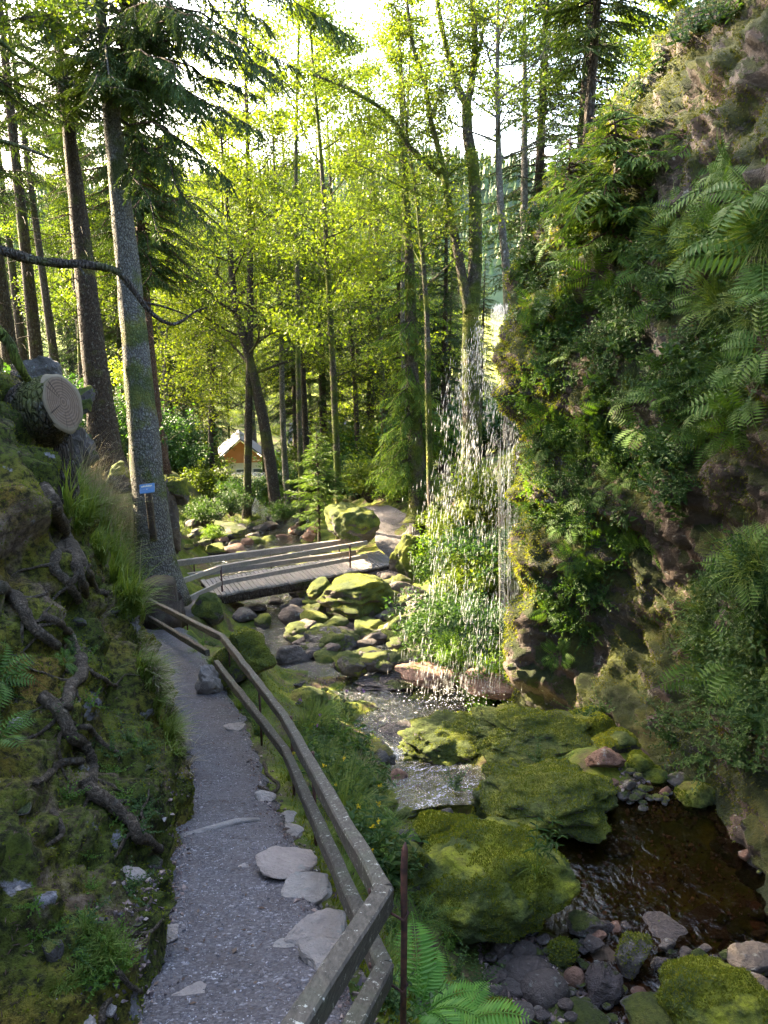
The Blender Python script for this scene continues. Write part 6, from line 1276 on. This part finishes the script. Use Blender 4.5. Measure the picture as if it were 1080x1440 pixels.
SHL = [(1,640,905,12.9,.5,'leafy bush at the foot of the falling water, left one'),(1,680,880,12.9,.8,'sunlit light green bush under the falling water'),(1,708,850,13.2,.7,'sunlit light green bush beside the cliff edge'),(0,650,850,13.8,.9,'green bush behind the falling water, lower one'),(3,690,800,14.2,.9,'dark green bush behind the falling water near the cliff'),
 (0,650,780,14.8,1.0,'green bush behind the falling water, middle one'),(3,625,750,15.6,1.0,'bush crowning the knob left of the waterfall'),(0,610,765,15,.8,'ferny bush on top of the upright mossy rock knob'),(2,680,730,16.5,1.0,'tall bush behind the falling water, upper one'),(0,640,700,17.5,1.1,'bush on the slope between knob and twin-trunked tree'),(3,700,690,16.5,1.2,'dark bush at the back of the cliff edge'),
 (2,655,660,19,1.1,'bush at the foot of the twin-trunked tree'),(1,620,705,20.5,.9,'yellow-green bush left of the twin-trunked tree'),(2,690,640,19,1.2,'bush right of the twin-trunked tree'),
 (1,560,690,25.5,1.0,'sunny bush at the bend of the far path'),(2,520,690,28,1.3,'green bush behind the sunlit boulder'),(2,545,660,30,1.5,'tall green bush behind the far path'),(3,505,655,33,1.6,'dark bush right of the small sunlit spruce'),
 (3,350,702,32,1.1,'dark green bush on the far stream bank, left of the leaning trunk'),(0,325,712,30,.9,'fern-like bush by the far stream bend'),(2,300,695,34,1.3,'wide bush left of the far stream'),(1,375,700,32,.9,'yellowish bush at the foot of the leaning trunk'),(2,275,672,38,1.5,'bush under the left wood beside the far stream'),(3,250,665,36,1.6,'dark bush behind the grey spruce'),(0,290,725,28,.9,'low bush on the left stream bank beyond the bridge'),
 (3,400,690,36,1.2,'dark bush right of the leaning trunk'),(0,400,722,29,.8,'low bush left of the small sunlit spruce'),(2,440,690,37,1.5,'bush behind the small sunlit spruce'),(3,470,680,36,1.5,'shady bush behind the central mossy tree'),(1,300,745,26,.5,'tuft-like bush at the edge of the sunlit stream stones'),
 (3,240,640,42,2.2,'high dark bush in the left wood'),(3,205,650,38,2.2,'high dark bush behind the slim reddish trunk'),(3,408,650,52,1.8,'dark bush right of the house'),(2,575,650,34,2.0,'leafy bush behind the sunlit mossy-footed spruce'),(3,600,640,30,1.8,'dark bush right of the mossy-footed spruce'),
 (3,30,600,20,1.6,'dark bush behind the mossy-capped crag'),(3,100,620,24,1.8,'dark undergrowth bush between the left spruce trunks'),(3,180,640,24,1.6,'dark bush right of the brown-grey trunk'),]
for (ix, px, py, d_, s_, lb) in SHL:
    q = P(px, py, d_); z = h1(q.x, q.y); q.z = z-.05 if abs(z-q.z) > 1.2 else q.z-.3; SH[ix].put(q, (0, 0, px*.7), s_, lb)
for (x, y, s_) in OFFB: SH[3].put((x, y, h1(x, y)-.1), (0, 0, x), s_, 'bush added left of the picture to keep sun off the path', 'bushes added left of the picture to shade the path')  # unseen bushes added on the hillside to stop sun reaching the path
# wood fringe: larger undergrowth all along the far slopes
k_ = 0
while k_ < 46:
    d_ = rs.uniform(34, 75); px = rs.choice([rs.uniform(-60, 270), rs.uniform(430, 760)]); q = place_by_d(px, d_); k_ += 1
    SH[rs.choice([2, 3, 3])].put(q, (0, 0, k_), rs.uniform(1.8, 3.0), 'shady undergrowth bush deep in the far wood', 'undergrowth of the far wood')
for pr in SH+FERN+HERB+GRS+IVY: pr.drop()
# ------------------------------------------------------------------ waterfall: separate falling drops and threads
def drops(m, seed):
    rs_ = np.random.default_rng(seed); C_, L_ = [], []
    rows = [(430,[(702,8)]),(480,[(690,14),(705,8)]),(540,[(655,16),(695,14)]),(600,[(650,18),(680,18),(722,6)]),(660,[(648,22),(690,22),(722,8)]),(720,[(636,26),(685,30),(722,8)]),(800,[(628,26),(680,34),(726,8)]),(880,[(625,26),(670,34),(726,8)]),(975,[(632,32),(680,30),(726,8)])]
    ys = np.array([r[0] for r in rows])
    strands = [([700,672,650,646,642,633,625,624,630],[6,16,17,20,24,26,28,30,32],.42), ([704,698,694,682,688,686,680,672,680],[8,10,16,20,24,30,34,34,34],.38), ([712,714,718,722,723,724,726,727,727],[6,6,6,5,6,6,6,6,6],.2)]
    for cs, ws, fr in strands:
        k_ = int(m*fr); y = 430+545*rs_.random(k_)**1.15; c = np.interp(y, ys, cs); w_ = np.interp(y, ys, ws); x = c+rs_.normal(size=k_)*w_*.85
        g_ = np.array([noise.noise(Vector((a*.06, b*.012, seed))) for a, b in zip(x, y)]); kk = rs_.random(k_) < np.clip(.55+g_*1.6, .08, 1); d_ = 12.7+rs_.normal(size=k_)*.28
        for a, b, dd, q in zip(x, y, d_, kk):
            if q: C_.append(tuple(P(a, b, dd))); L_.append(.02+.06*rs_.random()**1.5+(b-430)/545*.03)
    return np.array(C_), np.array(L_)
Cd, Ld = drops(9000, 5); oc = np.array([[1,0,0],[0,1,0],[-1,0,0],[0,-1,0],[0,0,1.0],[0,0,-1]], float); Ft = np.array([[0,1,4],[1,2,4],[2,3,4],[3,0,4],[1,0,5],[2,1,5],[3,2,5],[0,3,5]])
wd = RNG.uniform(.0012, .0036, len(Cd)); V = oc[None]*np.stack([wd, wd, Ld], 1)[:, None]+Cd[:, None]; V[:, 4, 0] += Ld*.12
Fc = (Ft[None]+(np.arange(len(Cd))*6)[:, None, None]).reshape(-1, 3); tag(meshobj('waterfall', V.reshape(-1, 3), Fc, M['drop']), 'curtain of bright falling water drops left of the rock face', 'waterfall', kind='stuff')
# water splashes where they land and foam at the chute
for (cx, cy, dd, n_, r_, lb) in [(640,985,12.3,260,.4,'spray dancing where the falling drops hit the pool'),(548,1062,10.6,500,.11,'white foam at the lower end of the chute')]:
    c = P(cx, cy, dd); q = rv(n_, 1)*np.array([r_, r_*.5, r_*.3])+np.array(c); q[:, 2] = np.abs(q[:, 2]-c.z)*.8+c.z; s_ = RNG.uniform(.004, .014, n_); V = oc[None]*s_[:, None, None]+q[:, None]; Fc = (Ft[None]+(np.arange(n_)*6)[:, None, None]).reshape(-1, 3); tag(meshobj('spray', V.reshape(-1, 3), Fc, M['drop']), lb, 'spray', kind='stuff')

# thin unbroken threads of water running off the cliff edge
m = MB(); rs = random.Random(3)
for i in range(26):
    x = rs.uniform(700, 730); y0 = rs.uniform(560, 700); y1 = rs.uniform(820, 985); d_ = 12.45+rs.uniform(-.15, .15); a, b = P(x, y0, d_), P(x+rs.uniform(-2, 3), y1, d_-.02); k_ = 14
    m.tube([a.lerp(b, j/k_)+Vector((rs.uniform(-.006, .006), 0, 0)) for j in range(k_+1)], [rs.uniform(.0006, .0028) for j in range(k_+1)], 4)
tag(m.build('water_threads', M['drop']), 'thin vertical threads of water beside the cliff edge', 'waterfall', kind='stuff')
hz_ = NT('valley_haze'); v_ = hz_.n('ShaderNodeVolumePrincipled', {'Color': (.86, .91, 1.0), 'Density': HAZE, 'Anisotropy': .3}) if HAZE else None
if HAZE:
    hz_.set(hz_.out.inputs['Volume'], v_); m = MB(); box(m, (0, 420, 42), 1500, 1100, 150); o = m.build('haze', hz_.m, smooth=False); tag(o, 'thin blue valley haze', kind='stuff')
